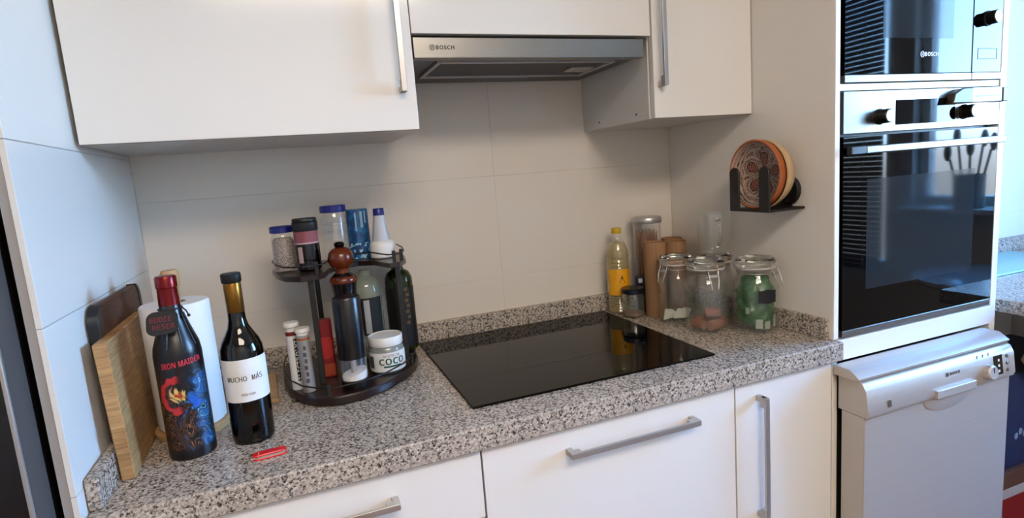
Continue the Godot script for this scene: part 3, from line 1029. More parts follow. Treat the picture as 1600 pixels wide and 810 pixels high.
# ------------------------------------------------------------------ bottles, boards and paper by the left wall
func build_left_group():
	var s := st()
	# refrigerator at the frame's edge
	var t := thing("refrigerator", "steel refrigerator at the left edge, dark room reflection in its front colour, beside the tiled partition", "refrigerator", Vector3(-0.955, 0, 0))
	box(s, Vector3(-0.298, 0.02, 0.04), Vector3(0.298, 1.86, 0.625), 0.004)
	part(t, "body", s, mat("fridge_side", Color(0.05, 0.05, 0.055), 0.5))
	s = st()
	box(s, Vector3(-0.3, 0.06, 0.64), Vector3(0.302, 1.86, 0.70), 0.005)
	var fd := part(t, "door", s, mat("fridge_dark_reflection", Color(0.035, 0.035, 0.04), 0.25))  # dark room mirrored in the steel front, put into its colour
	s = st()
	box(s, Vector3(0.3015, 0.07, 0.643), Vector3(0.3035, 1.85, 0.696), 0.0008)
	part(fd, "door_edge", s, mat("fridge_steel", Color(0.3, 0.3, 0.31), 0.4, 0.3), "grey door edge")
	s = st()
	box(s, Vector3(0.2965, 0.07, 0.6955), Vector3(0.3035, 1.85, 0.7015), 0.0025)
	part(fd, "corner_highlight", s, M("chrome"))  # highlight along the rounded door corner, added as a bright strip
	s = st()
	box(s, Vector3(-0.29, 0.07, 0.626), Vector3(0.292, 1.85, 0.639), 0.002)
	part(t, "seal", s, M("black"))
	# chopping boards
	t = thing("chopping_board", "dark walnut chopping board with black corner grips, leaning on the left wall", "chopping board", Vector3(-0.6135, CT + 0.0525, 0.33))
	var side := Transform3D(Basis(Vector3(0, 0, 1), Vector3(0, 1, 0), Vector3(-1, 0, 0)), Vector3.ZERO)
	var p := PackedVector2Array([Vector2(-0.14, 0.0), Vector2(0.15, 0.0)])
	for k in 9:
		var a := PI / 2 * k / 8.0
		p.append(Vector2(0.12 + 0.03 * cos(a), 0.205 + 0.03 * sin(a)))
	for k in 9:
		var a := PI / 2 + PI / 2 * k / 8.0
		p.append(Vector2(-0.11 + 0.03 * cos(a), 0.205 + 0.03 * sin(a)))
	s = st()
	prism(s, p, -0.007, 0.007, side, 0.002)
	part(t, "board", s, M("walnut"))
	for e in [[0.12, 0.0], [-0.11, PI / 2]]:
		s = st()
		var q := PackedVector2Array()
		for k in 11:
			var a: float = e[1] + PI / 2 * k / 10.0
			q.append(Vector2(e[0] + 0.032 * cos(a), 0.205 + 0.032 * sin(a)))
		if e[1] == 0.0:
			q.insert(0, Vector2(0.152, 0.15))
			q.append(Vector2(0.13, 0.221))
			q.append(Vector2(0.136, 0.16))
		else:
			q.append(Vector2(-0.142, 0.15))
			q.append(Vector2(-0.13, 0.16))
			q.append(Vector2(-0.122, 0.22))
		prism(s, q, -0.0085, 0.0085, side, 0.001)
		part(t, "corner_grip", s, M("black"), "black plastic corner grip")
	t = thing("chopping_board", "thick pale oak chopping board standing in front of the dark board", "chopping board", Vector3(-0.5935, CT, 0.39))
	t.rotation = Vector3(0, 0.02, 0.03)
	s = st()
	box(s, Vector3(-0.0105, 0.0004, -0.14), Vector3(0.0105, 0.236, 0.135), 0.002)
	part(t, "board", s, M("oak"))
	# kitchen paper on its holder
	var pc := Vector3(-0.519, CT, 0.336)
	t = thing("paper_holder", "round beech kitchen paper holder with an upright pole, behind the wine bottles", "paper holder", pc)
	s = st()
	lathe(s, [Vector2(0, 0), Vector2(0.066, 0), Vector2(0.068, 0.003), Vector2(0.068, 0.012), Vector2(0.065, 0.015), Vector2(0, 0.015)], 40)
	part(t, "base", s, M("beech"))
	s = st()
	lathe(s, [Vector2(0, 0.0152), Vector2(0.0125, 0.0152), Vector2(0.0125, 0.285), Vector2(0.016, 0.29), Vector2(0.0165, 0.315), Vector2(0.014, 0.321), Vector2(0, 0.322)], 24)
	part(t, "pole", s, M("beech"))
	t = thing("paper_roll", "full white roll of kitchen paper on the beech holder", "paper roll", pc + Vector3(0, 0.0155, 0))
	s = st()
	lathe(s, [Vector2(0.02, 0), Vector2(0.058, 0), Vector2(0.0605, 0.003), Vector2(0.0605, 0.24), Vector2(0.058, 0.243), Vector2(0.021, 0.243), Vector2(0.02, 0.242), Vector2(0.02, 0)], 48)
	part(t, "sheets", s, M("white_paper"))
	s = st()
	lathe(s, [Vector2(0.018, 0.001), Vector2(0.0198, 0.001), Vector2(0.0198, 0.2432), Vector2(0.018, 0.2432), Vector2(0.018, 0.001)], 32)
	part(t, "core", s, mat("kraft_core", Color(0.6, 0.5, 0.4), 0.9))
	# the bottle in a printed wrapper
	t = thing("wine_bottle", "dark wrapped wine bottle with a colourful printed front, red cap and black neck tag", "bottle", Vector3(-0.503, CT, 0.461), 0, "wine bottles")
	s = st()
	lathe(s, [Vector2(0, 0), Vector2(0.035, 0), Vector2(0.038, 0.003), Vector2(0.038, 0.19), Vector2(0.0365, 0.202), Vector2(0.031, 0.217), Vector2(0.024, 0.238), Vector2(0.0185, 0.256), Vector2(0.0168, 0.272), Vector2(0.016, 0.277), Vector2(0, 0.277)], 48)
	part(t, "wrapped_body", s, mat("wrapper", Color(0.02, 0.02, 0.035), 0.3))
	var ang := 0.19
	s = st()
	lathe(s, [Vector2(0.0383, 0.008), Vector2(0.0383, 0.189)], 64, I3(), ang - PI, ang + PI)
	var pm := mat("wrapper_print", Color.WHITE, 0.35)
	textured(pm, abstract_print(), 1.0, false)
	part(t, "printed_wrap", s, pm)
	s = st()
	letters(s, "IRON MAIDEN", 0.0105, func(q): return on_cylinder(0.0386, 0.176 + q.x * 0.08, ang + 0.08).call(Vector3(q.x, q.y, q.z)), "Droid Sans", true, 0.70)
	part(t, "lettering", s, mat("print_pink", Color(0.72, 0.16, 0.22), 0.5))
	s = st()
	lathe(s, [Vector2(0.0155, 0.274), Vector2(0.0168, 0.275), Vector2(0.0158, 0.302), Vector2(0.016, 0.305), Vector2(0.0172, 0.306), Vector2(0.0172, 0.323), Vector2(0.0155, 0.326), Vector2(0, 0.3265)], 32)
	part(t, "capsule", s, mat("red_foil", Color(0.42, 0.015, 0.03), 0.25, 0.5))
	# folds of the wrapper gathered at the shoulder
	s = st()
	for k in 9:
		var a := ang + TAU * k / 9.0 + 0.25
		var d := Vector3(sin(a), 0, cos(a))
		tube(s, [d * 0.0185 + Vector3(0, 0.258, 0), d * 0.0235 + Vector3(0, 0.239, 0), d * 0.0305 + Vector3(0, 0.217, 0), d * 0.0355 + Vector3(0, 0.202, 0)], 0.0016, 6)
	part(t, "fold", s, M("wrapper"))
	s = st()
	var ring := []
	for k in 24:
		ring.append(Vector3(sin(TAU * k / 24.0) * 0.0183, 0.268, cos(TAU * k / 24.0) * 0.0183))
	tube(s, ring, 0.0016, 6, true)
	tube(s, [Vector3(0.0185, 0.268, 0.003), Vector3(0.026, 0.262, 0.012), Vector3(0.029, 0.254, 0.014)], 0.0013, 6)
	ellipsoid(s, Vector3(0.029, 0.254, 0.014), Vector3(0.003, 0.003, 0.003), 8, 6)
	part(t, "cord", s, M("black"))
	var tg := Transform3D(Basis.from_euler(Vector3(-0.42, -0.15, 0.04)), Vector3(-0.009, 0.25, 0.033))
	s = st()
	prism(s, rrect(0.05, 0.041, 0.013), -0.0009, 0.0009, tg, 0.0004)
	var tagp := part(t, "neck_tag", s, mat("tag_black", Color(0.03, 0.03, 0.032), 0.6))
	s = st()
	letters(s, "EDDIE", 0.009, on_plane(tg * Transform3D(Basis.IDENTITY, Vector3(-0.002, 0.006, 0.001))), "Droid Sans Mono", true)
	letters(s, "RESER", 0.009, on_plane(tg * Transform3D(Basis.IDENTITY, Vector3(0.002, -0.007, 0.001))), "Droid Sans Mono", true)
	part(tagp, "lettering", s, mat("print_red", Color(0.5, 0.05, 0.09), 0.6))
	# the red wine bottle
	t = thing("wine_bottle", "dark glass red wine bottle with a plain white label and gold neck foil", "bottle", Vector3(-0.402, CT, 0.452), 0, "wine bottles")
	s = st()
	lathe(s, [Vector2(0, 0.004), Vector2(0.028, 0.001), Vector2(0.034, 0), Vector2(0.0365, 0.004), Vector2(0.037, 0.01), Vector2(0.0375, 0.165), Vector2(0.0365, 0.178), Vector2(0.032, 0.191), Vector2(0.0245, 0.204), Vector2(0.018, 0.217), Vector2(0.0152, 0.23), Vector2(0.0145, 0.245), Vector2(0.014, 0.31), Vector2(0, 0.31)], 48)
	part(t, "glass", s, mat("dark_bottle", Color(0.008, 0.009, 0.008), 0.06))
	s = st()
	lathe(s, [Vector2(0.0145, 0.244), Vector2(0.0153, 0.245), Vector2(0.0151, 0.299), Vector2(0.0145, 0.3)], 32)
	part(t, "neck_foil", s, mat("gold_foil", Color(0.5, 0.34, 0.12), 0.32, 0.85), "gold neck foil")
	s = st()
	lathe(s, [Vector2(0.0145, 0.298), Vector2(0.0158, 0.2985), Vector2(0.0172, 0.301), Vector2(0.0172, 0.314), Vector2(0.0155, 0.316), Vector2(0, 0.3165)], 32)
	part(t, "capsule", s, M("black"))
	s = st()
	lathe(s, [Vector2(0.0378, 0.083), Vector2(0.0379, 0.162)], 48, I3(), -1.25, 1.6)
	var lb := part(t, "label", s, mat("label_white", Color(0.84, 0.84, 0.83), 0.7), "white paper label")
	s = st()
	letters(s, "MUCHO MÁS", 0.0095, on_cylinder(0.038, 0.1265, 0.06), "Droid Sans Mono", true, 0.95)
	letters(s, "Félix Solís", 0.0045, on_cylinder(0.038, 0.097, 0.12), "Droid Serif", false, 0.85, 0.25)
	part(lb, "lettering", s, M("print_black"))
	# folded pocket knife
	t = thing("pocket_knife", "small red folded pocket knife lying on the granite", "pocket knife", Vector3(-0.372, CT, 0.553), 0.1)
	s = st()
	var flat := Transform3D(Basis(Vector3(1, 0, 0), Vector3(0, 0, -1), Vector3(0, 1, 0)), Vector3.ZERO)
	prism(s, rrect(0.056, 0.018, 0.008, 6), 0.0, 0.0028, flat, 0.0006)
	prism(s, rrect(0.056, 0.018, 0.008, 6), 0.0062, 0.0095, flat, 0.0011)
	part(t, "scale", s, M("red_scale"))
	s = st()
	prism(s, rrect(0.053, 0.0155, 0.007, 6), 0.0028, 0.0062, flat)
	box(s, Vector3(-0.031, 0.003, 0.001), Vector3(-0.02, 0.0055, 0.006), 0.0005)
	part(t, "blades", s, M("chrome"))
	s = st()
	box(s, Vector3(-0.018, 0.0094, -0.004), Vector3(-0.0165, 0.0098, 0.0045), 0.0001)
	part(t, "inlay", s, M("print_white"))
	# flat wooden board between bottle and rack
	t = thing("wooden_trivet", "flat pale wooden board lying between the wine bottle and the spice rack", "wooden board", Vector3(-0.415, CT, 0.20), 0.05)
	s = st()
	box(s, Vector3(-0.06, 0.0, -0.11), Vector3(0.05, 0.009, 0.085), 0.0015)
	part(t, "board", s, M("beech"))

func I3() -> Transform3D:
	return Transform3D.IDENTITY

# ------------------------------------------------------------------ spice rack and what stands on it
func screw_jar(par: Node, r: float, h: float, lid_h: float, lid: Material, glass: Material):
	var s := st()
	var b := h - lid_h
	lathe(s, [Vector2(0, 0.0005), Vector2(r - 0.003, 0.0005), Vector2(r, 0.004), Vector2(r, b - 0.014), Vector2(r - 0.003, b - 0.006), Vector2(r - 0.004, b), Vector2(r - 0.0055, b), Vector2(r - 0.0045, b - 0.008), Vector2(r - 0.0015, b - 0.015), Vector2(r - 0.0015, 0.005), Vector2(0, 0.0035)], 32)
	part(par, "glass", s, glass)
	s = st()
	lathe(s, [Vector2(0, b), Vector2(r - 0.001, b), Vector2(r, b + 0.001), Vector2(r, h - 0.002), Vector2(r - 0.002, h), Vector2(0, h)], 36)
	part(par, "lid", s, lid)

func build_rack_group():
	var t := thing("spice_rack", "two-tier dark wood and black metal corner rack holding spices and jars", "spice rack", Vector3(-0.19, CT, 0.2))
	var flat := Transform3D(Basis(Vector3(1, 0, 0), Vector3(0, 0, -1), Vector3(0, 1, 0)), Vector3.ZERO)
	var o := Vector2(-0.19, 0.2)
	var base := []
	for q in [[-0.345, 0.06], [-0.352, 0.13], [-0.35, 0.205], [-0.338, 0.275], [-0.313, 0.335], [-0.28, 0.372], [-0.24, 0.388], [-0.19, 0.383], [-0.135, 0.355], [-0.085, 0.308], [-0.052, 0.258], [-0.035, 0.2], [-0.028, 0.13], [-0.028, 0.06]]:
		base.append(Vector2(q[0], q[1]) - o)
	var top := []
	for q in [[-0.34, 0.06], [-0.345, 0.14], [-0.335, 0.22], [-0.318, 0.275], [-0.285, 0.308], [-0.25, 0.31], [-0.232, 0.285], [-0.222, 0.235], [-0.195, 0.185], [-0.15, 0.165], [-0.115, 0.19], [-0.102, 0.235], [-0.09, 0.272], [-0.066, 0.272], [-0.044, 0.225], [-0.034, 0.15], [-0.034, 0.06]]:
		top.append(Vector2(q[0], q[1]) - o)
	var pa := PackedVector2Array()
	for q in base:
		pa.append(Vector2(q.x, -q.y))
	var pb := PackedVector2Array()
	for q in top:
		pb.append(Vector2(q.x, -q.y))
	var s := st()
	prism(s, pa, 0.003, 0.022, flat, 0.003)
	part(t, "base_shelf", s, M("rack_wood"))
	for q in [[-0.13, 0.1], [0.05, 0.12], [-0.12, -0.1], [0.12, -0.1]]:
		s = st()
		box(s, Vector3(q[0] - 0.008, 0, q[1] - 0.008), Vector3(q[0] + 0.008, 0.0035, q[1] + 0.008))
		part(t, "foot", s, M("black"))
	s = st()
	prism(s, pb, 0.26, 0.272, flat, 0.002)
	part(t, "top_shelf", s, M("rack_wood"))
	for q in [[-0.266, 0.288], [-0.248, 0.08], [-0.072, 0.26], [-0.045, 0.067]]:
		s = st()
		box(s, Vector3(q[0] - o.x - 0.0055, 0.022, q[1] - o.y - 0.003), Vector3(q[0] - o.x + 0.0065, 0.26, q[1] - o.y + 0.003), 0.001)
		part(t, "post", s, M("black"))
	for q in [[-0.078, 0.268], [-0.058, 0.25], [-0.25, 0.303]]:
		s = st()
		box(s, Vector3(q[0] - o.x - 0.004, 0.272, q[1] - o.y - 0.0025), Vector3(q[0] - o.x + 0.004, 0.3, q[1] - o.y + 0.0025), 0.0008)
		part(t, "stub", s, M("black"))
	for q in [[-0.258, 0.378], [-0.06, 0.262]]:
		s = st()
		box(s, Vector3(q[0] - o.x - 0.004, 0.022, q[1] - o.y - 0.0025), Vector3(q[0] - o.x + 0.004, 0.05, q[1] - o.y + 0.0025), 0.0008)
		part(t, "stub", s, M("black"))
	s = st()
	var rail := []
	for q in base:
		rail.append(Vector3(q.x * 0.975, 0.042, q.y * 0.975))
	tube(s, rail, 0.0018, 6)
	part(t, "rail", s, M("black"))
	s = st()
	rail = []
	for q in top:
		rail.append(Vector3(q.x * 0.98, 0.292, q.y * 0.98))
	tube(s, rail, 0.0018, 6)
	part(t, "rail", s, M("black"))
	var B := CT + 0.0225
	var T := CT + 0.2725
	# top tier
	t = thing("spice_jar", "squat clear spice jar with a blue lid at the left end of the top tier", "jar", Vector3(-0.312, T, 0.185))
	screw_jar(t, 0.026, 0.104, 0.015, M("blue_lid"), M("clear_plastic"))
	s = st()
	lathe(s, [Vector2(0, 0.004), Vector2(0.023, 0.004), Vector2(0.0238, 0.01), Vector2(0.0235, 0.03), Vector2(0.0239, 0.05), Vector2(0.0232, 0.07), Vector2(0.018, 0.077), Vector2(0.008, 0.074), Vector2(0, 0.078)], 24)
	var im := Image.create(128, 128, false, Image.FORMAT_RGB8)
	var n := noise(61, 0.12)
	for y in 128:
		for x in 128:
			var v := n.get_noise_2d(x, y)
			im.set_pixel(x, y, Color(0.24, 0.15, 0.13) if v < -0.12 else (Color(0.46, 0.36, 0.33) if v < 0.15 else Color(0.72, 0.66, 0.64)))
	part(t, "contents", s, textured(mat("dried_spice", Color.WHITE, 0.9), im, 0.05), "mottled dried spice")
	t = thing("spice_jar", "black lidded jar with a dusty pink label on the top tier", "jar", Vector3(-0.2615, T, 0.222))
	s = st()
	lathe(s, [Vector2(0, 0.0005), Vector2(0.023, 0.0005), Vector2(0.0265, 0.004), Vector2(0.0265, 0.092), Vector2(0, 0.092)], 36)
	part(t, "body", s, mat("dark_contents", Color(0.03, 0.018, 0.016), 0.12))
	s = st()
	lathe(s, [Vector2(0, 0.092), Vector2(0.027, 0.092), Vector2(0.0275, 0.093), Vector2(0.0275, 0.11), Vector2(0.025, 0.112), Vector2(0, 0.112)], 36)
	lathe(s, [Vector2(0, 0.112), Vector2(0.0265, 0.1125), Vector2(0.0265, 0.117), Vector2(0.025, 0.119), Vector2(0, 0.119)], 36)
	part(t, "lid", s, M("black"))
	s = st()
	lathe(s, [Vector2(0.0268, 0.062), Vector2(0.0268, 0.09)], 40, I3(), -1.5, 1.5)
	part(t, "label", s, mat("dusty_pink", Color(0.5, 0.25, 0.27), 0.6), "dusty pink label")
	s = st()
	lathe(s, [Vector2(0.0269, 0.062), Vector2(0.0269, 0.0655)], 40, I3(), -1.5, 1.5)
	lathe(s, [Vector2(0.0269, 0.066), Vector2(0.0269, 0.084)], 8, I3(), 1.15, 1.4)
	lathe(s, [Vector2(0.0267, 0.02), Vector2(0.0267, 0.056)], 8, I3(), -0.9, -0.45)
	part(t, "label_border", s, mat("pale_pink", Color(0.68, 0.58, 0.58), 0.6))
	t = thing("spice_jar", "tall clear jar with a blue screw lid at the back of the top tier", "jar", Vector3(-0.19, T, 0.1))
	screw_jar(t, 0.0315, 0.138, 0.017, M("blue_lid"), M("clear_plastic"))
	s = st()
	for k in 3:
		lathe(s, [Vector2(0.0317, 0.05 + k * 0.02), Vector2(0.0322, 0.051 + k * 0.02), Vector2(0.0322, 0.053 + k * 0.02), Vector2(0.0317, 0.054 + k * 0.02)], 36)
	part(t, "rib", s, M("clear_plastic"))
	t = thing("salt_carton", "round blue carton with white patches, between the clear jar and the white bottle", "carton", Vector3(-0.134, T, 0.103))
	s = st()
	lathe(s, [Vector2(0, 0.0005), Vector2(0.0265, 0.0005), Vector2(0.0265, 0.121), Vector2(0.0258, 0.123), Vector2(0, 0.123)], 36)
	var cm := mat("carton_print", Color.WHITE, 0.55)
	textured(cm, carton_print(), 1.0, false)
	part(t, "body", s, cm)
	s = st()
	lathe(s, [Vector2(0.0267, 0.07), Vector2(0.0267, 0.116)], 3, I3(), -0.35, -0.2)
	lathe(s, [Vector2(0.0267, 0.078), Vector2(0.0267, 0.118)], 4, I3(), 0.15, 0.4)
	lathe(s, [Vector2(0.0267, 0.088), Vector2(0.0267, 0.119)], 4, I3(), 0.55, 0.75)
	part(t, "print_stripe", s, mat("pale_blue", Color(0.5, 0.66, 0.76), 0.6))
	t = thing("dispenser_bottle", "white squat dispenser bottle with a tapered top and a blue cap", "bottle", Vector3(-0.086, T, 0.15))
	s = st()
	lathe(s, [Vector2(0, 0.0005), Vector2(0.027, 0.0005), Vector2(0.03, 0.004), Vector2(0.03, 0.034), Vector2(0.0275, 0.04), Vector2(0.0235, 0.043), Vector2(0, 0.043)], 36)
	part(t, "body", s, M("white_plastic"))
	s = st()
	lathe(s, [Vector2(0.0225, 0.043), Vector2(0.0135, 0.105), Vector2(0.0125, 0.105), Vector2(0.0215, 0.043)], 36)
	part(t, "nozzle", s, mat("frosted", Color(0.72, 0.74, 0.77), 0.3))
	s = st()
	lathe(s, [Vector2(0, 0.1052), Vector2(0.0138, 0.1052), Vector2(0.0132, 0.121), Vector2(0.012, 0.1225), Vector2(0, 0.1225)], 28)
	part(t, "cap", s, M("blue_lid"))
	# bottom tier
	t = thing("pepper_mill", "turned wooden pepper mill with a glossy round head, behind the black grinder", "pepper mill", Vector3(-0.194, B, 0.243))
	s = st()
	lathe(s, [Vector2(0, 0.0), Vector2(0.029, 0.0), Vector2(0.0295, 0.01), Vector2(0.026, 0.05), Vector2(0.023, 0.11), Vector2(0.0255, 0.19), Vector2(0.0285, 0.214), Vector2(0.03, 0.222), Vector2(0.027, 0.229), Vector2(0.017, 0.238), Vector2(0, 0.238)], 36)
	part(t, "body", s, mat("mill_dark", Color(0.045, 0.022, 0.016), 0.25))
	s = st()
	lathe(s, [Vector2(0, 0.2385), Vector2(0.016, 0.2385), Vector2(0.0155, 0.246), Vector2(0.018, 0.251), Vector2(0.025, 0.257), Vector2(0.0288, 0.267), Vector2(0.0288, 0.275), Vector2(0.0255, 0.286), Vector2(0.019, 0.293), Vector2(0.01, 0.297), Vector2(0, 0.298)], 36, I3(), 0, TAU, 0.9)
	part(t, "head", s, M("mill_wood"))
	s = st()
	lathe(s, [Vector2(0.0295, 0.216), Vector2(0.0315, 0.222), Vector2(0.028, 0.2285), Vector2(0.018, 0.236), Vector2(0.0165, 0.2384)], 36, I3(), 0, TAU, 0.9)
	part(t, "collar", s, M("mill_wood"))
	s = st()
	lathe(s, [Vector2(0, 0.297), Vector2(0.009, 0.297), Vector2(0.0115, 0.301), Vector2(0.0115, 0.306), Vector2(0.008, 0.309), Vector2(0, 0.3095)], 24)
	part(t, "finial", s, mat("bronze", Color(0.1, 0.07, 0.06), 0.25, 0.8))
	t = thing("salt_grinder", "tall black salt grinder with a clear window of white salt, front of the rack", "grinder", Vector3(-0.2, B, 0.335))
	s = st()
	lathe(s, [Vector2(0, 0.0), Vector2(0.0285, 0.0), Vector2(0.0295, 0.002), Vector2(0.0295, 0.017), Vector2(0, 0.017)], 36)
	part(t, "base", s, M("black"))
	s = st()
	lathe(s, [Vector2(0.0285, 0.017), Vector2(0.0285, 0.0645), Vector2(0.027, 0.0645), Vector2(0.027, 0.017)], 36)
	part(t, "window", s, M("clear_glass"))
	s = st()
	var g := []
	for k in 2:
		var row := []
		for q in 33:
			var a := TAU * q / 32.0
			row.append(Vector3(sin(a) * 0.0265, 0.0175 if k == 0 else 0.031 + 0.007 * sin(a - 0.2), cos(a) * 0.0265))
		g.append(row)
	grid(s, g, true)
	for q in 32:
		tri(s, Vector3(0, 0.031, 0), g[1][q], g[1][q + 1], Vector3.UP, Vector3.UP, Vector3.UP)
	part(t, "salt", s, mat("salt", Color(0.85, 0.84, 0.83), 0.9))
	s = st()
	lathe(s, [Vector2(0, 0.03), Vector2(0.006, 0.03), Vector2(0.006, 0.0645), Vector2(0, 0.0645)], 16)
	part(t, "shaft", s, M("chrome"))
	s = st()
	lathe(s, [Vector2(0, 0.0648), Vector2(0.0295, 0.0648), Vector2(0.03, 0.066), Vector2(0.03, 0.195), Vector2(0.028, 0.199), Vector2(0, 0.2)], 40)
	part(t, "barrel", s, mat("navy_black", Color(0.012, 0.014, 0.022), 0.3))
	t = thing("coconut_oil_jar", "clear jar of coconut oil with a white screw lid at the rack's front right", "jar", Vector3(-0.118, B, 0.265))
	s = st()
	lathe(s, [Vector2(0, 0.0), Vector2(0.036, 0.0), Vector2(0.041, 0.005), Vector2(0.041, 0.05), Vector2(0.039, 0.058), Vector2(0.035, 0.063), Vector2(0, 0.063)], 40)
	part(t, "jar", s, mat("coco_fill", Color(0.5, 0.52, 0.5), 0.15))
	s = st()
	lathe(s, [Vector2(0, 0.0632), Vector2(0.039, 0.0632), Vector2(0.0395, 0.064), Vector2(0.0395, 0.082), Vector2(0.038, 0.084), Vector2(0.034, 0.0835), Vector2(0.033, 0.0825), Vector2(0, 0.0825)], 44)
	part(t, "lid", s, M("white_plastic"))
	s = st()
	lathe(s, [Vector2(0.0413, 0.006), Vector2(0.0413, 0.05)], 44, I3(), -1.6, 1.35)
	lb_coco(t, part(t, "label", s, M("label_white")))
	t = thing("tablet_tube", "white-capped tablet tube with black label, leftmost on the rack's lower tier", "tablet tube", Vector3(-0.317, B, 0.282), 0.0, "tablet tubes on the rack")
	s = st()
	lathe(s, [Vector2(0, 0.0), Vector2(0.0135, 0.0), Vector2(0.0135, 0.132), Vector2(0, 0.132)], 28)
	part(t, "tube", s, M("white_plastic"))
	s = st()
	lathe(s, [Vector2(0, 0.132), Vector2(0.0125, 0.132), Vector2(0.0125, 0.139), Vector2(0.0165, 0.141), Vector2(0.0165, 0.148), Vector2(0.0155, 0.15), Vector2(0, 0.15)], 28)
	part(t, "cap", s, M("white_plastic"))
	s = st()
	lathe(s, [Vector2(0.0137, 0.122), Vector2(0.0137, 0.131)], 28)
	part(t, "band", s, mat("brick_red", Color(0.42, 0.06, 0.04), 0.5))
	s = st()
	lathe(s, [Vector2(0.0137, 0.02), Vector2(0.0137, 0.115)], 14, I3(), 0.05, 1.5)
	part(t, "label", s, M("print_black"))
	s = st()
	letters(s, "ELECTROLYT", 0.0115, on_cylinder(0.0139, 0.067, 0.55, true), "Droid Sans", true)
	part(t, "lettering", s, M("print_white"))
	t = thing("tablet_tube", "white-capped tablet tube with pale grey label, between the other tube and red tin", "tablet tube", Vector3(-0.296, B, 0.313), 0.0, "tablet tubes on the rack")
	s = st()
	lathe(s, [Vector2(0, 0.0), Vector2(0.0135, 0.0), Vector2(0.0135, 0.126), Vector2(0, 0.126)], 28)
	part(t, "tube", s, mat("tube_grey", Color(0.6, 0.6, 0.6), 0.35, 0.3))
	s = st()
	lathe(s, [Vector2(0, 0.126), Vector2(0.0125, 0.126), Vector2(0.0125, 0.131), Vector2(0.0155, 0.133), Vector2(0.0155, 0.139), Vector2(0.0145, 0.141), Vector2(0, 0.141)], 28)
	part(t, "cap", s, M("white_plastic"))
	s = st()
	lathe(s, [Vector2(0.0137, 0.116), Vector2(0.0137, 0.1205)], 28)
	part(t, "band", s, mat("orange_band", Color(0.62, 0.3, 0.1), 0.5))
	s = st()
	for k in 6:
		box(s, Vector3(-0.004 + (k % 2) * 0.002, 0.022 + k * 0.0145, 0.0134), Vector3(0.003, 0.031 + k * 0.0145, 0.0139))
	part(t, "label", s, mat("mid_grey", Color(0.28, 0.28, 0.3), 0.5))
	t = thing("spice_tin", "red spice tin with an orange foot, behind the rack's left post", "tin", Vector3(-0.25, B, 0.232), 0.0)
	s = st()
	prism(s, rrect(0.036, 0.03, 0.006), 0.0, 0.134, flat, 0.001)
	part(t, "body", s, mat("tin_red", Color(0.5, 0.03, 0.03), 0.4))
	s = st()
	box(s, Vector3(-0.0183, 0.001, -0.0155), Vector3(0.0183, 0.035, 0.0155), 0.004)
	part(t, "foot_band", s, mat("tin_orange", Color(0.6, 0.22, 0.04), 0.4))
	s = st()
	prism(s, rrect(0.028, 0.05, 0.01), 0.015, 0.0156, Transform3D(Basis.IDENTITY, Vector3(0, 0.07, 0)))
	part(t, "badge", s, mat("tin_bright", Color(0.68, 0.1, 0.07), 0.4))
	# bottles at the back
	t = thing("glass_bottle", "clear round-shouldered glass bottle with black and white labels, under the top tier", "bottle", Vector3(-0.135, B, 0.125))
	s = st()
	lathe(s, [Vector2(0, 0.0), Vector2(0.036, 0.0), Vector2(0.038, 0.004), Vector2(0.038, 0.165), Vector2(0.035, 0.185), Vector2(0.026, 0.2), Vector2(0.014, 0.208), Vector2(0.013, 0.222), Vector2(0, 0.222)], 36)
	part(t, "glass", s, glassy("greenish_glass", Color(0.62, 0.66, 0.58), 0.45, 0.05))
	s = st()
	lathe(s, [Vector2(0.0384, 0.06), Vector2(0.0384, 0.155)], 20, I3(), -0.8, 0.9)
	part(t, "label", s, M("print_black"))
	s = st()
	lathe(s, [Vector2(0.0387, 0.065), Vector2(0.0387, 0.15)], 8, I3(), -0.35, 0.02)
	part(t, "label_panel", s, mat("label_grey", Color(0.62, 0.62, 0.62), 0.6))
	t = thing("olive_oil_bottle", "tall green glass oil bottle with a dark label, behind the rack's right post", "bottle", Vector3(-0.05, CT + 0.0225, 0.115), 0.0)
	s = st()
	lathe(s, [Vector2(0, 0.0), Vector2(0.033, 0.0), Vector2(0.0355, 0.004), Vector2(0.0355, 0.178), Vector2(0.0345, 0.19), Vector2(0.028, 0.203), Vector2(0.016, 0.211), Vector2(0.0135, 0.222), Vector2(0.0135, 0.2365), Vector2(0, 0.2365)], 40)
	part(t, "glass", s, mat("green_glass", Color(0.11, 0.15, 0.012), 0.1))
	s = st()
	lathe(s, [Vector2(0.0358, 0.01), Vector2(0.0358, 0.166)], 40, I3(), -1.7, 1.7)
	part(t, "label", s, mat("label_dark", Color(0.03, 0.022, 0.018), 0.45))
	s = st()
	for k in 7:
		var a := 0.15 + 0.1 * (k % 2)
		lathe(s, [Vector2(0.0361, 0.07 + k * 0.0145), Vector2(0.0361, 0.079 + k * 0.0145)], 3, I3(), a, a + 0.28)
	part(t, "gilt_mark", s, mat("gilt", Color(0.4, 0.3, 0.14), 0.4, 0.3))

func lb_coco(_t: Node3D, lb: Node):
	var s := st()
	letters(s, "COCO", 0.0155, on_cylinder(0.0415, 0.029, 0.13), "Droid Sans", true, 1.1)
	var band := st()
	lathe(band, [Vector2(0.0416, 0.0155), Vector2(0.0416, 0.0195)], 16, I3(), -0.36, 0.62)
	part(lb, "lettering", s, mat("teal_dark", Color(0.02, 0.3, 0.28), 0.6))
	part(lb, "stripe", band, M("teal_dark"))
	s = st()
	letters(s, "ACEITE DE", 0.006, on_cylinder(0.0415, 0.0425, 0.12), "Droid Sans", false, 1.1)
	lathe(s, [Vector2(0.0415, 0.014), Vector2(0.0415, 0.042)], 8, I3(), -1.35, -0.95)
	part(lb, "small_print", s, mat("print_grey", Color(0.25, 0.27, 0.27), 0.6))

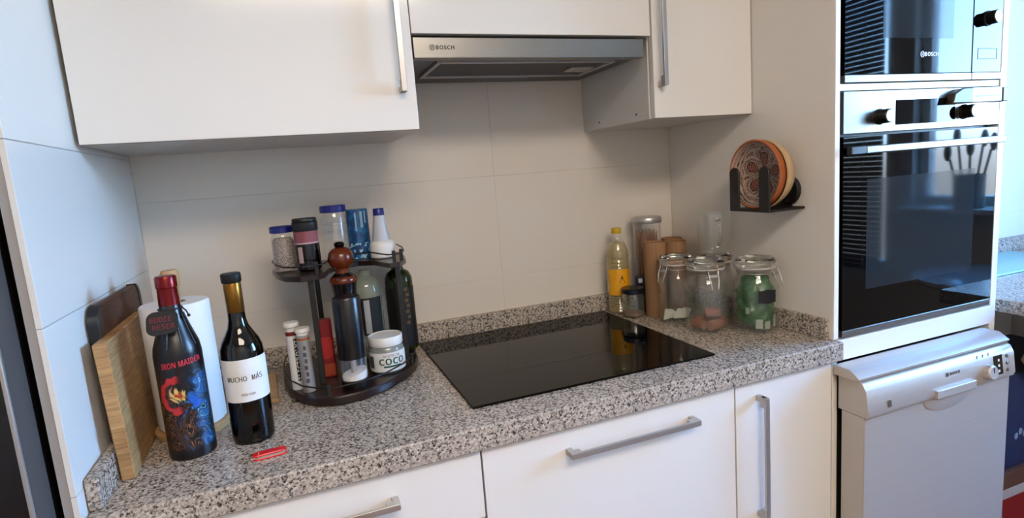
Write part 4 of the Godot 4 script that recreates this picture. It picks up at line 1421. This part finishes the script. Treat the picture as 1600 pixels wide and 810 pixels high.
# ------------------------------------------------------------------ jars and packets at the right end
func clip_jar(at: Vector3, turn: float, r: float, k: float, label: String) -> Node3D:
	# clip-top preserving jar; the lever is on local +z
	var t := thing("clip_jar", label, "jar", at, turn, "clip-top glass jars")
	var s := st()
	var pr := [Vector2(0, 0.0), Vector2(r - 0.008, 0.0), Vector2(r - 0.001, 0.006), Vector2(r, 0.014), Vector2(r, 0.118), Vector2(r - 0.002, 0.13), Vector2(r - 0.008, 0.143), Vector2(r - 0.013, 0.15), Vector2(r - 0.014, 0.155), Vector2(r - 0.0135, 0.16), Vector2(r - 0.009, 0.1625), Vector2(r - 0.009, 0.167),
		Vector2(r - 0.013, 0.167), Vector2(r - 0.0175, 0.152), Vector2(r - 0.006, 0.13), Vector2(r - 0.0035, 0.118), Vector2(r - 0.0035, 0.012), Vector2(r - 0.01, 0.007), Vector2(0, 0.006)]
	for i in pr.size():
		pr[i].y *= k
	lathe(s, pr, 44, I3(), 0, TAU, 0.6)
	part(t, "glass", s, M("jar_wall"))
	s = st()
	lathe(s, [Vector2(r - 0.014, 0.1675 * k), Vector2(r - 0.007, 0.1675 * k), Vector2(r - 0.007, 0.1712 * k), Vector2(r - 0.014, 0.1712 * k), Vector2(r - 0.014, 0.1675 * k)], 40)
	part(t, "seal", s, mat("seal_white", Color(0.72, 0.7, 0.68), 0.5))
	s = st()
	pr = [Vector2(0, 0.166), Vector2(r - 0.018, 0.166), Vector2(r - 0.0165, 0.1716), Vector2(r - 0.008, 0.172), Vector2(r - 0.0065, 0.176), Vector2(r - 0.0065, 0.187), Vector2(r - 0.01, 0.192), Vector2(r - 0.017, 0.193), Vector2(r - 0.022, 0.1885), Vector2(0, 0.1875)]
	for i in pr.size():
		pr[i].y *= k
	lathe(s, pr, 44, I3(), 0, TAU, 0.6)
	part(t, "lid", s, M("jar_glass"))
	s = st()
	for w in [[0.1555, -0.0118], [0.181, -0.0048]]:
		var ring := []
		for q in 32:
			ring.append(Vector3(sin(TAU * q / 32.0) * (r + w[1]), w[0] * k, cos(TAU * q / 32.0) * (r + w[1])))
		tube(s, ring, 0.0012, 6, true)
	for e in [-1.0, 1.0]:
		tube(s, [Vector3(e * 0.011, 0.1555 * k, r - 0.012), Vector3(e * 0.012, 0.17 * k, r + 0.001), Vector3(e * 0.013, 0.182 * k, r - 0.004)], 0.0014, 6)
		tube(s, [Vector3(e * 0.009, 0.1555 * k, -r + 0.012), Vector3(e * 0.01, 0.172 * k, -r - 0.001), Vector3(e * 0.008, 0.182 * k, -r + 0.004)], 0.0014, 6)
	tube(s, [Vector3(-0.012, 0.166 * k, r - 0.001), Vector3(-0.0115, 0.145 * k, r + 0.008), Vector3(-0.008, 0.124 * k, r + 0.0145), Vector3(0.008, 0.124 * k, r + 0.0145), Vector3(0.0115, 0.145 * k, r + 0.008), Vector3(0.012, 0.166 * k, r - 0.001)], 0.0015, 6)
	box(s, Vector3(-0.012, 0.15 * k, r - 0.004), Vector3(0.012, 0.158 * k, r + 0.0005), 0.001)
	part(t, "clip", s, M("chrome"))
	return t

func build_right_group():
	var jg := glassy("jar_glass", Color(0.965, 0.98, 0.972), 0.0)
	jg.roughness = 0.02
	glassy("jar_wall", Color(0.6, 0.66, 0.62), 0.035, 0.02)
	jg.refraction_enabled = true
	jg.refraction_scale = 0.05
	var t := thing("oil_bottle", "clear plastic bottle of yellow cooking oil with a yellow cap and label", "bottle", Vector3(0.634, CT, 0.06))
	t.position = Vector3(0.634, CT, 0.062)
	var s := st()
	var r := 0.0345
	var pr := [Vector2(0, 0.0005), Vector2(r - 0.006, 0.0005), Vector2(r - 0.001, 0.004)]
	for k in 6:
		pr.append(Vector2(r, 0.01 + k * 0.008))
		pr.append(Vector2(r - 0.0018, 0.014 + k * 0.008))
	pr.append_array([Vector2(r, 0.058), Vector2(r, 0.142), Vector2(r - 0.002, 0.146), Vector2(r, 0.15), Vector2(r - 0.002, 0.156), Vector2(r, 0.162), Vector2(r - 0.002, 0.168), Vector2(r + 0.0005, 0.176), Vector2(r - 0.002, 0.195), Vector2(r - 0.009, 0.214), Vector2(r - 0.019, 0.23), Vector2(0.0135, 0.238), Vector2(0.0135, 0.248), Vector2(0, 0.248)])
	lathe(s, pr, 40, I3(), 0, TAU, 0.5)
	part(t, "bottle", s, M("clear_plastic"))
	s = st()
	var po := []
	for q in pr:
		if q.y < 0.225:
			po.append(Vector2(max(q.x - 0.0012, 0), q.y + 0.0012))
	po.append(Vector2(0, 0.226))
	lathe(s, po, 40, I3(), 0, TAU, 0.5)
	part(t, "oil", s, glassy("oil", Color(0.66, 0.56, 0.1), 0.4, 0.1))
	s = st()
	lathe(s, [Vector2(0, 0.2482), Vector2(0.0142, 0.2482), Vector2(0.0145, 0.249), Vector2(0.0145, 0.262), Vector2(0.013, 0.265), Vector2(0, 0.2655)], 28)
	part(t, "cap", s, mat("cap_yellow", Color(0.75, 0.6, 0.03), 0.4))
	s = st()
	lathe(s, [Vector2(r + 0.0004, 0.06), Vector2(r + 0.0004, 0.14)], 40, I3(), -1.55, 0.95)
	var lb := part(t, "label", s, mat("label_yellow", Color(0.86, 0.6, 0.04), 0.5), "yellow paper label")
	s = st()
	var oc := on_cylinder(r + 0.0006, 0.1, -0.2)
	for q in [[Vector3(-0.009, -0.002, 0), Vector3(0.009, -0.002, 0), Vector3(0.0, 0.022, 0)], [Vector3(-0.014, -0.012, 0), Vector3(0.014, -0.012, 0), Vector3(0.0, -0.004, 0)]]:
		var a: Vector3 = oc.call(q[0])
		var b: Vector3 = oc.call(q[1])
		var c: Vector3 = oc.call(q[2])
		var nn := Vector3(a.x + b.x, 0, a.z + b.z).normalized()
		tri(s, a, b, c, nn, nn, nn)
	part(lb, "print", s, mat("label_maroon", Color(0.28, 0.05, 0.02), 0.5))
	# pasta jar
	t = thing("pasta_jar", "tall glass storage jar with a steel lid, behind the oil bottle", "jar", Vector3(0.742, CT, 0.066))
	s = st()
	lathe(s, [Vector2(0, 0.0), Vector2(0.04, 0.0), Vector2(0.043, 0.004), Vector2(0.043, 0.27), Vector2(0.041, 0.27), Vector2(0.041, 0.006), Vector2(0, 0.005)], 40)
	part(t, "glass", s, M("clear_glass"))
	s = st()
	lathe(s, [Vector2(0, 0.2702), Vector2(0.0445, 0.2702), Vector2(0.046, 0.272), Vector2(0.046, 0.286), Vector2(0.0435, 0.289), Vector2(0, 0.2895)], 40)
	part(t, "lid", s, M("chrome"))
	s = st()
	for k in 110:
		var a := rng.randf() * TAU
		var d := sqrt(rng.randf()) * 0.034
		var b := a + rng.randf_range(-0.4, 0.4)
		var e := sqrt(rng.randf()) * 0.034
		tube(s, [Vector3(sin(a) * d, 0.007, cos(a) * d), Vector3(sin(b) * e, 0.228 + rng.randf() * 0.02, cos(b) * e)], 0.0014, 5)
	var sp := single("spaghetti", s, mat("spaghetti", Color(0.58, 0.37, 0.19), 0.5), "bundle of wholemeal spaghetti standing in the tall steel-lidded jar", "pasta", Vector3(0.742, CT, 0.066))
	sp.set_meta("kind", "stuff")
	# small jar
	t = thing("spice_jar", "small clear jar with a dark blue lid in front of the oil bottle", "jar", Vector3(0.64, CT, 0.131))
	screw_jar(t, 0.034, 0.088, 0.016, mat("navy_lid", Color(0.02, 0.035, 0.1), 0.3), M("jar_wall"))
	s = st()
	lathe(s, [Vector2(0, 0.005), Vector2(0.031, 0.005), Vector2(0.031, 0.014), Vector2(0, 0.016)], 24)
	part(t, "contents", s, mat("ground_spice", Color(0.42, 0.33, 0.26), 0.95))
	t = thing("spice_packet", "dark blue packet standing behind the small blue-lidded jar", "packet", Vector3(0.689, CT, 0.108), -0.55)
	s = st()
	box(s, Vector3(-0.02, 0.0, -0.009), Vector3(0.02, 0.115, 0.009), 0.003)
	part(t, "packet", s, mat("navy_packet", Color(0.02, 0.05, 0.16), 0.35))
	s = st()
	box(s, Vector3(-0.01, 0.094, 0.009), Vector3(0.002, 0.107, 0.0094))
	part(t, "mark", s, M("print_white"))
	# cardboard tubes
	for q in [[0.70, 0.166, 0.223, "brown kraft cardboard tube in front of the other two tubes"], [0.80, 0.128, 0.212, "brown kraft cardboard tube behind the foremost tube, left of the jug"], [0.838, 0.06, 0.212, "brown kraft cardboard tube in the corner behind the glass jug"]]:
		t = thing("cardboard_tube", q[3], "cardboard tube", Vector3(q[0], CT, q[1]), 0, "kraft cardboard tubes")
		s = st()
		var h: float = q[2]
		lathe(s, [Vector2(0, 0.0), Vector2(0.032, 0.0), Vector2(0.0325, 0.001), Vector2(0.0325, h - 0.002), Vector2(0.0315, h), Vector2(0.0305, h), Vector2(0.03, h - 0.004), Vector2(0, h - 0.004)], 36)
		part(t, "tube", s, mat("kraft", Color(0.56, 0.41, 0.27), 0.75))
		s = st()
		lathe(s, [Vector2(0.0327, 0.002), Vector2(0.0327, h - 0.003)], 1, I3(), -0.5, -0.47)
		part(t, "seam", s, mat("kraft_seam", Color(0.36, 0.23, 0.13), 0.8))
	# clip-top jars
	clip_jar(Vector3(0.708, CT, 0.255), -1.35, 0.052, 1.0, "clip-top jar with folded white packets, in front of the cardboard tube")
	clip_jar(Vector3(0.7195, CT, 0.366), -0.35, 0.056, 1.0, "clip-top jar holding a few brown corks, foremost on the worktop")
	var c := clip_jar(Vector3(0.8155, CT, 0.44), 0.25, 0.0565, 1.0, "clip-top jar with a green bag inside and a blank black label")
	clip_jar(Vector3(0.819, CT, 0.283), 1.9, 0.053, 0.98, "clip-top jar at the back with the glass jug standing on it")
	s = st()
	var g := []
	for i in 5:
		var row := []
		for k in 9:
			var x := -0.5 + k / 8.0
			var y := -0.5 + i / 4.0
			var a := -0.45 + x * 0.85
			var wob := 0.0015 * cos(x * TAU * 1.5) * (1 if i in [0, 4] else 0) * (1 if i == 4 else -1)
			row.append(Vector3(sin(a) * 0.0573, 0.099 + y * 0.034 + wob, cos(a) * 0.0573))
		g.append(row)
	grid(s, g)
	part(c, "label", s, M("black"), "blank black label")
	# contents of the jars, each a thing of its own
	var jb := Vector3(0.7195, CT + 0.0075, 0.366)
	var n := 0
	for q in [[-0.031, 0.0132, 0.004, 0.2, "cork lying at the left of the cork jar"], [-0.004, 0.0132, 0.036, 1.75, "cork lying across the front of the cork jar"], [0.032, 0.0132, 0.006, 0.2, "cork lying at the right of the cork jar"], [0.0, 0.0132, -0.02, 1.5, "cork lying at the back of the cork jar"], [0.01, 0.038, 0.012, 1.0, "cork resting on top of the others in the cork jar"]]:
		s = st()
		lathe(s, [Vector2(0, -0.02), Vector2(0.0115, -0.02), Vector2(0.0128, -0.0185), Vector2(0.0128, 0.0185), Vector2(0.0115, 0.02), Vector2(0, 0.02)], 20)
		var ck := single("cork", s, mat("cork", Color(0.5, 0.32, 0.23), 0.85), q[4], "cork", jb + Vector3(q[0], q[1], q[2]), 0, "corks in the jar")
		ck.rotation = Vector3(PI / 2, q[3], 0)
		n += 1
	var ja := Vector3(0.708, CT + 0.0075, 0.255)
	for q in [[-0.029, 0.017, -0.004, 0.4, 0.9, "folded white sachet at the left of the packet jar"], [-0.006, 0.02, 0.021, -0.3, 1.1, "folded white sachet at the front of the packet jar"], [0.017, 0.018, 0.012, -0.9, 0.8, "folded white sachet at the right of the packet jar"], [0.0, 0.014, -0.016, 0.9, 0.7, "folded greenish sachet at the back of the packet jar"]]:
		s = st()
		var hw := 0.021
		var ga := [[Vector3(-hw, -0.012, 0.002), Vector3(hw * 0.6, -0.014, 0)], [Vector3(-hw * 0.7, 0.002, 0.008), Vector3(hw, 0.0, 0.005)], [Vector3(-hw * 0.2, 0.016, 0.002), Vector3(hw * 0.8, 0.011, -0.004)]]
		grid(s, ga)
		var gb := []
		for row in ga:
			gb.append([row[0] - Vector3(0, 0, 0.0025), row[1] - Vector3(0, 0, 0.0025)])
		grid(s, gb, false, true)
		for i in 2:
			for e in 2:
				quad(s, ga[i][e], ga[i + 1][e], gb[i + 1][e], gb[i][e], Vector3(-1 if e == 0 else 1, 0, 0))
		for i in [0, 2]:
			quad(s, ga[i][0], ga[i][1], gb[i][1], gb[i][0], Vector3(0, -1 if i == 0 else 1, 0))
		var sc := single("sachet", s, mat("sachet", Color(0.76, 0.76, 0.7), 0.6) if q[4] > 0.75 else mat("sachet_green", Color(0.4, 0.42, 0.3), 0.6), q[5], "sachet", ja + Vector3(q[0], q[1], q[2]), 0, "sachets in the jar")
		sc.rotation = Vector3(-0.4, -0.6 + q[3], 0.2)
	var jc := Vector3(0.8155, CT + 0.0075, 0.44)
	s = st()
	var no := noise(77, 14.0)
	g = []
	for i in 17:
		var row := []
		var y := i / 16.0
		for k in 41:
			var a := TAU * (k % 40) / 40.0
			var rr := 0.0475 * sqrt(max(0.0, 1.0 - pow(absf(y * 2.0 - 1.0), 6.0)))
			if y > 0.8:
				rr = min(rr, 0.04)
			var d := Vector3(sin(a), y * 3.0, cos(a))
			rr *= 0.9 + 0.28 * no.get_noise_3dv(d * 0.12)
			row.append(Vector3(sin(a) * rr, y * 0.145, cos(a) * rr))
		g.append(row)
	grid(s, g, true)
	t = thing("snack_bag", "crumpled green plastic bag with white panels inside the black-labelled jar", "bag", jc)
	part(t, "bag", s, mat("bag_green", Color(0.06, 0.32, 0.04), 0.3))
	s = st()
	for q in [[-0.75, 0.008, 0.032, 0.35], [-0.3, 0.006, 0.026, 0.3], [0.25, 0.008, 0.04, 0.22], [-1.25, 0.045, 0.062, 0.2]]:
		lathe(s, [Vector2(0.0498, q[1]), Vector2(0.0502, q[2])], 5, I3(), q[0], q[0] + q[3])
	part(t, "white_panel", s, mat("bag_white", Color(0.55, 0.6, 0.52), 0.4))
	# glass jug on the back jar's lid
	t = thing("glass_jug", "clear glass measuring jug with a handle, standing on the back jar's lid", "jug", Vector3(0.819, CT + 0.1895, 0.283), -0.42)
	s = st()
	lathe(s, [Vector2(0, 0), Vector2(0.041, 0), Vector2(0.043, 0.003), Vector2(0.047, 0.108), Vector2(0.0475, 0.112), Vector2(0.0455, 0.112), Vector2(0.0412, 0.006), Vector2(0, 0.005)], 40)
	part(t, "glass", s, M("jar_wall"))
	s = st()
	tube(s, [Vector3(-0.004, 0.094, 0.044), Vector3(-0.004, 0.098, 0.058), Vector3(-0.004, 0.092, 0.069), Vector3(-0.004, 0.07, 0.073), Vector3(-0.004, 0.045, 0.07), Vector3(-0.004, 0.028, 0.06), Vector3(-0.004, 0.022, 0.045)], 0.0045, 10)
	part(t, "handle", s, M("jar_glass"))
	build_bowl_holder()

func build_bowl_holder():
	# black holder on the side panel with two stacked bowls, open side towards the worktop
	var t := thing("bowl_holder", "black plastic holder with two prongs stuck on the tall housing's beige side", "holder", Vector3(XR, 1.215, 0.476))
	var away := Transform3D(Basis(Vector3(0, 0, 1), Vector3(0, 1, 0), Vector3(-1, 0, 0)), Vector3.ZERO)   # local x = z, y up, z = away from the panel
	var s := st()
	box(s, Vector3(-0.112, 0.0, -0.073), Vector3(-0.0, 0.006, 0.059), 0.0015)
	part(t, "tray", s, M("black"))
	for z in [-0.057, 0.042]:
		s = st()
		var p := PackedVector2Array([Vector2(-0.017, 0.0), Vector2(0.017, 0.0)])
		for k in 9:
			var a := PI * k / 8.0
			p.append(Vector2(0.0165 * cos(a), 0.094 + 0.0165 * sin(a)))
		prism(s, p, 0.108, 0.113, Transform3D(away.basis, Vector3(0, 0, z)), 0.0012)
		part(t, "prong", s, M("black"))
	s = st()
	prism(s, rrect(0.09, 0.06, 0.012), 0.0, 0.006, Transform3D(away.basis, Vector3(0, 0.03, -0.025)), 0.001)
	part(t, "back_plate", s, M("black"))
	s = st()
	lathe(s, [Vector2(0, 0.0006), Vector2(0.036, 0.0006), Vector2(0.036, 0.005), Vector2(0.031, 0.009), Vector2(0.028, 0.0085), Vector2(0, 0.012)], 36, Transform3D(Basis(Vector3(0, 0, 1), Vector3(-1, 0, 0), Vector3(0, -1, 0)), Vector3(-0.005, 0.046, 0.016)))
	part(t, "suction_pad", s, mat("rubber", Color(0.045, 0.045, 0.05), 0.5))
	var turn := Basis(Vector3(0, 0, 1), Vector3(-1, 0, 0), Vector3(0, -1, 0))
	t = thing("bowl", "terracotta bowl with an engraved dark pattern, held behind the black prongs", "bowl", Vector3(0.84, 1.306, 0.468), 0, "bowls in the holder")
	var xf := Transform3D(turn, Vector3.ZERO)
	s = st()
	# local y of the lathe points away from the panel; the hollow faces the room
	lathe(s, [Vector2(0, 0.0), Vector2(0.05, 0.0), Vector2(0.07, 0.012), Vector2(0.083, 0.034), Vector2(0.0855, 0.05), Vector2(0.083, 0.052), Vector2(0.08, 0.05)], 56, xf, 0, TAU, 0.8)
	part(t, "shell", s, mat("terracotta", Color(0.62, 0.33, 0.14), 0.5))
	s = st()
	lathe(s, [Vector2(0.0835, 0.0515), Vector2(0.08, 0.046), Vector2(0.072, 0.034), Vector2(0.055, 0.024), Vector2(0.03, 0.02), Vector2(0, 0.019)], 56, xf, 0, TAU, 0.8)
	var bm := mat("bowl_print", Color.WHITE, 0.6)
	textured(bm, bowl_print(), 1.0, false)
	part(t, "inside", s, bm)
	t = thing("bowl", "plain cream bowl nested behind the patterned terracotta bowl in the holder", "bowl", Vector3(0.855, 1.305, 0.471), 0, "bowls in the holder")
	s = st()
	lathe(s, [Vector2(0, 0.0), Vector2(0.05, 0.0), Vector2(0.073, 0.012), Vector2(0.0845, 0.036), Vector2(0.086, 0.046), Vector2(0.083, 0.047), Vector2(0.071, 0.018), Vector2(0.05, 0.004), Vector2(0, 0.004)], 56, xf, 0, TAU, 0.8)
	part(t, "shell", s, mat("cream_glaze", Color(0.74, 0.62, 0.46), 0.3))

# ------------------------------------------------------------------ beyond the tall housing
func build_beyond():
	var t := thing("side_worktop", "granite worktop in the corner beyond the oven housing, with a low upstand", "worktop", Vector3(2.2, CT, 0.5))
	var s := st()
	box(s, Vector3(1.543 - 2.2, -0.04, 0.172 - 0.5), Vector3(0.798, 0.0, 0.3), 0.004)
	part(t, "slab", s, M("granite"))
	s = st()
	box(s, Vector3(1.543 - 2.2, 0.0, 0.1715 - 0.5), Vector3(0.798, 0.055, 0.192 - 0.5), 0.002)
	part(t, "upstand", s, M("granite"))
	s = st()
	box(s, Vector3(0.2, -0.898, 0.172 - 0.5), Vector3(0.798, -0.041, 0.28), 0.002)
	part(t, "support", s, M("carcass"))
	t = thing("glass_board", "pale teal glass board lying on the corner worktop by the wall", "glass board", Vector3(2.0, CT, 0.33))
	s = st()
	box(s, Vector3(-0.3, 0.0002, -0.13), Vector3(0.3, 0.008, 0.1), 0.002)
	part(t, "board", s, mat("teal_glass", Color(0.5, 0.72, 0.72), 0.1))
	# by the window, seen mirrored in the oven door
	s = st()
	box(s, Vector3(2.86, 0.975, 0.68), Vector3(XW, 1.0, 1.92), 0.004)
	var sill := struct("trim_1", s, M("edge_white"))
	sill.name = "window_sill"
	t = thing("utensil_crock", "pale utensil crock full of black handled utensils on the window sill", "crock", Vector3(2.93, 1.0005, 1.56))
	s = st()
	lathe(s, [Vector2(0, 0), Vector2(0.06, 0), Vector2(0.066, 0.006), Vector2(0.068, 0.17), Vector2(0.063, 0.17), Vector2(0.06, 0.01), Vector2(0, 0.01)], 32)
	part(t, "crock", s, mat("crock_glaze", Color(0.6, 0.58, 0.56), 0.3))
	var ranks := ["tallest", "second tallest", "third tallest", "fourth tallest", "shortest"]
	for k in 5:
		var a := TAU * k / 5.0 + 0.4
		var ut := thing("utensil", "black kitchen utensil, " + ranks[k] + " of those in the crock", "utensil", Vector3(2.93, 1.012, 1.56), 0.0, "utensils in the crock")
		s = st()
		var tip := Vector3(sin(a) * 0.085, 0.32 - 0.02 * k, cos(a) * 0.085)
		tube(s, [Vector3(sin(a) * 0.03, 0.0, cos(a) * 0.03), tip], 0.006, 8)
		part(ut, "handle", s, M("black"))
		s = st()
		ellipsoid(s, tip + Vector3(sin(a) * 0.01, 0.035, cos(a) * 0.01), Vector3(0.026, 0.045, 0.012), 12, 8)
		part(ut, "head", s, M("black"))
	t = thing("round_table", "round white pedestal table by the window", "table", Vector3(2.55, 0, 1.2))
	s = st()
	lathe(s, [Vector2(0, 0.72), Vector2(0.3, 0.72), Vector2(0.31, 0.73), Vector2(0.31, 0.745), Vector2(0.3, 0.75), Vector2(0, 0.75)], 48)
	part(t, "tabletop", s, mat("table_white", Color(0.85, 0.86, 0.88), 0.15))
	s = st()
	lathe(s, [Vector2(0, 0.0), Vector2(0.22, 0.0), Vector2(0.2, 0.02), Vector2(0.04, 0.05), Vector2(0.035, 0.7), Vector2(0.08, 0.719), Vector2(0, 0.719)], 32)
	part(t, "pedestal", s, M("chrome"))
	t = thing("slatted_blind", "grey brown slatted blind over the second window", "blind", Vector3(XW - 0.025, 0, 2.475))
	for k in 60:
		s = st()
		box(s, Vector3(-0.0015, 0.6 + k * 0.03, -0.42), Vector3(0.0015, 0.6275 + k * 0.03, 0.42), 0.0005)
		part(t, "slat", s, mat("slat", Color(0.42, 0.38, 0.34), 0.5))
	for z in [-0.3, 0.3]:
		s = st()
		box(s, Vector3(-0.004, 0.6, z - 0.003), Vector3(-0.0025, 2.4, z + 0.003))
		part(t, "ladder_tape", s, M("white_plastic"))
	s = st()
	box(s, Vector3(-0.02, 2.4, -0.43), Vector3(0.02, 2.45, 0.43), 0.002)
	part(t, "headrail", s, M("white_plastic"))
	# boxes on the floor under it
	t = thing("storage_box", "red cardboard box with a white rim and brown lid edge on the floor", "box", Vector3(1.9, 0, 0.5))
	s = st()
	box(s, Vector3(-0.36, 0.0, -0.25), Vector3(0.36, 0.19, 0.0), 0.003)
	part(t, "box", s, mat("box_red", Color(0.5, 0.04, 0.05), 0.5))
	s = st()
	box(s, Vector3(-0.363, 0.165, -0.253), Vector3(0.363, 0.2, 0.003), 0.002)
	part(t, "rim", s, mat("box_white", Color(0.66, 0.6, 0.55), 0.6))
	s = st()
	box(s, Vector3(-0.365, 0.2005, -0.255), Vector3(0.365, 0.258, 0.004), 0.002)
	part(t, "lid", s, mat("box_brown", Color(0.34, 0.19, 0.11), 0.6))
	t = thing("storage_box", "dark blue box with a pale emblem, standing on the red box", "box", Vector3(1.9, 0.2585, 0.49))
	s = st()
	box(s, Vector3(-0.36, 0.0, -0.25), Vector3(0.36, 0.33, 0.0), 0.003)
	part(t, "box", s, mat("box_blue", Color(0.02, 0.1, 0.24), 0.5))
	s = st()
	for k in 3:
		ellipsoid(s, Vector3(-0.045 + k * 0.022, 0.11 + 0.012 * (k % 2), 0.0005), Vector3(0.01, 0.012, 0.0008), 10, 6)
	part(t, "emblem", s, mat("pale_print", Color(0.45, 0.5, 0.55), 0.6))
	t = thing("cardboard_flap", "beige cardboard sheet leaning on the blue box", "cardboard", Vector3(1.96, 0.5, 0.515))
	s = st()
	prism(s, PackedVector2Array([Vector2(-0.13, 0.14), Vector2(0.16, -0.16), Vector2(0.3, -0.1), Vector2(0.3, 0.19), Vector2(-0.1, 0.17)]), -0.003, 0.003, Transform3D(Basis.from_euler(Vector3(-0.06, 0, 0)), Vector3.ZERO))
	part(t, "sheet", s, mat("cardboard", Color(0.6, 0.5, 0.4), 0.8))
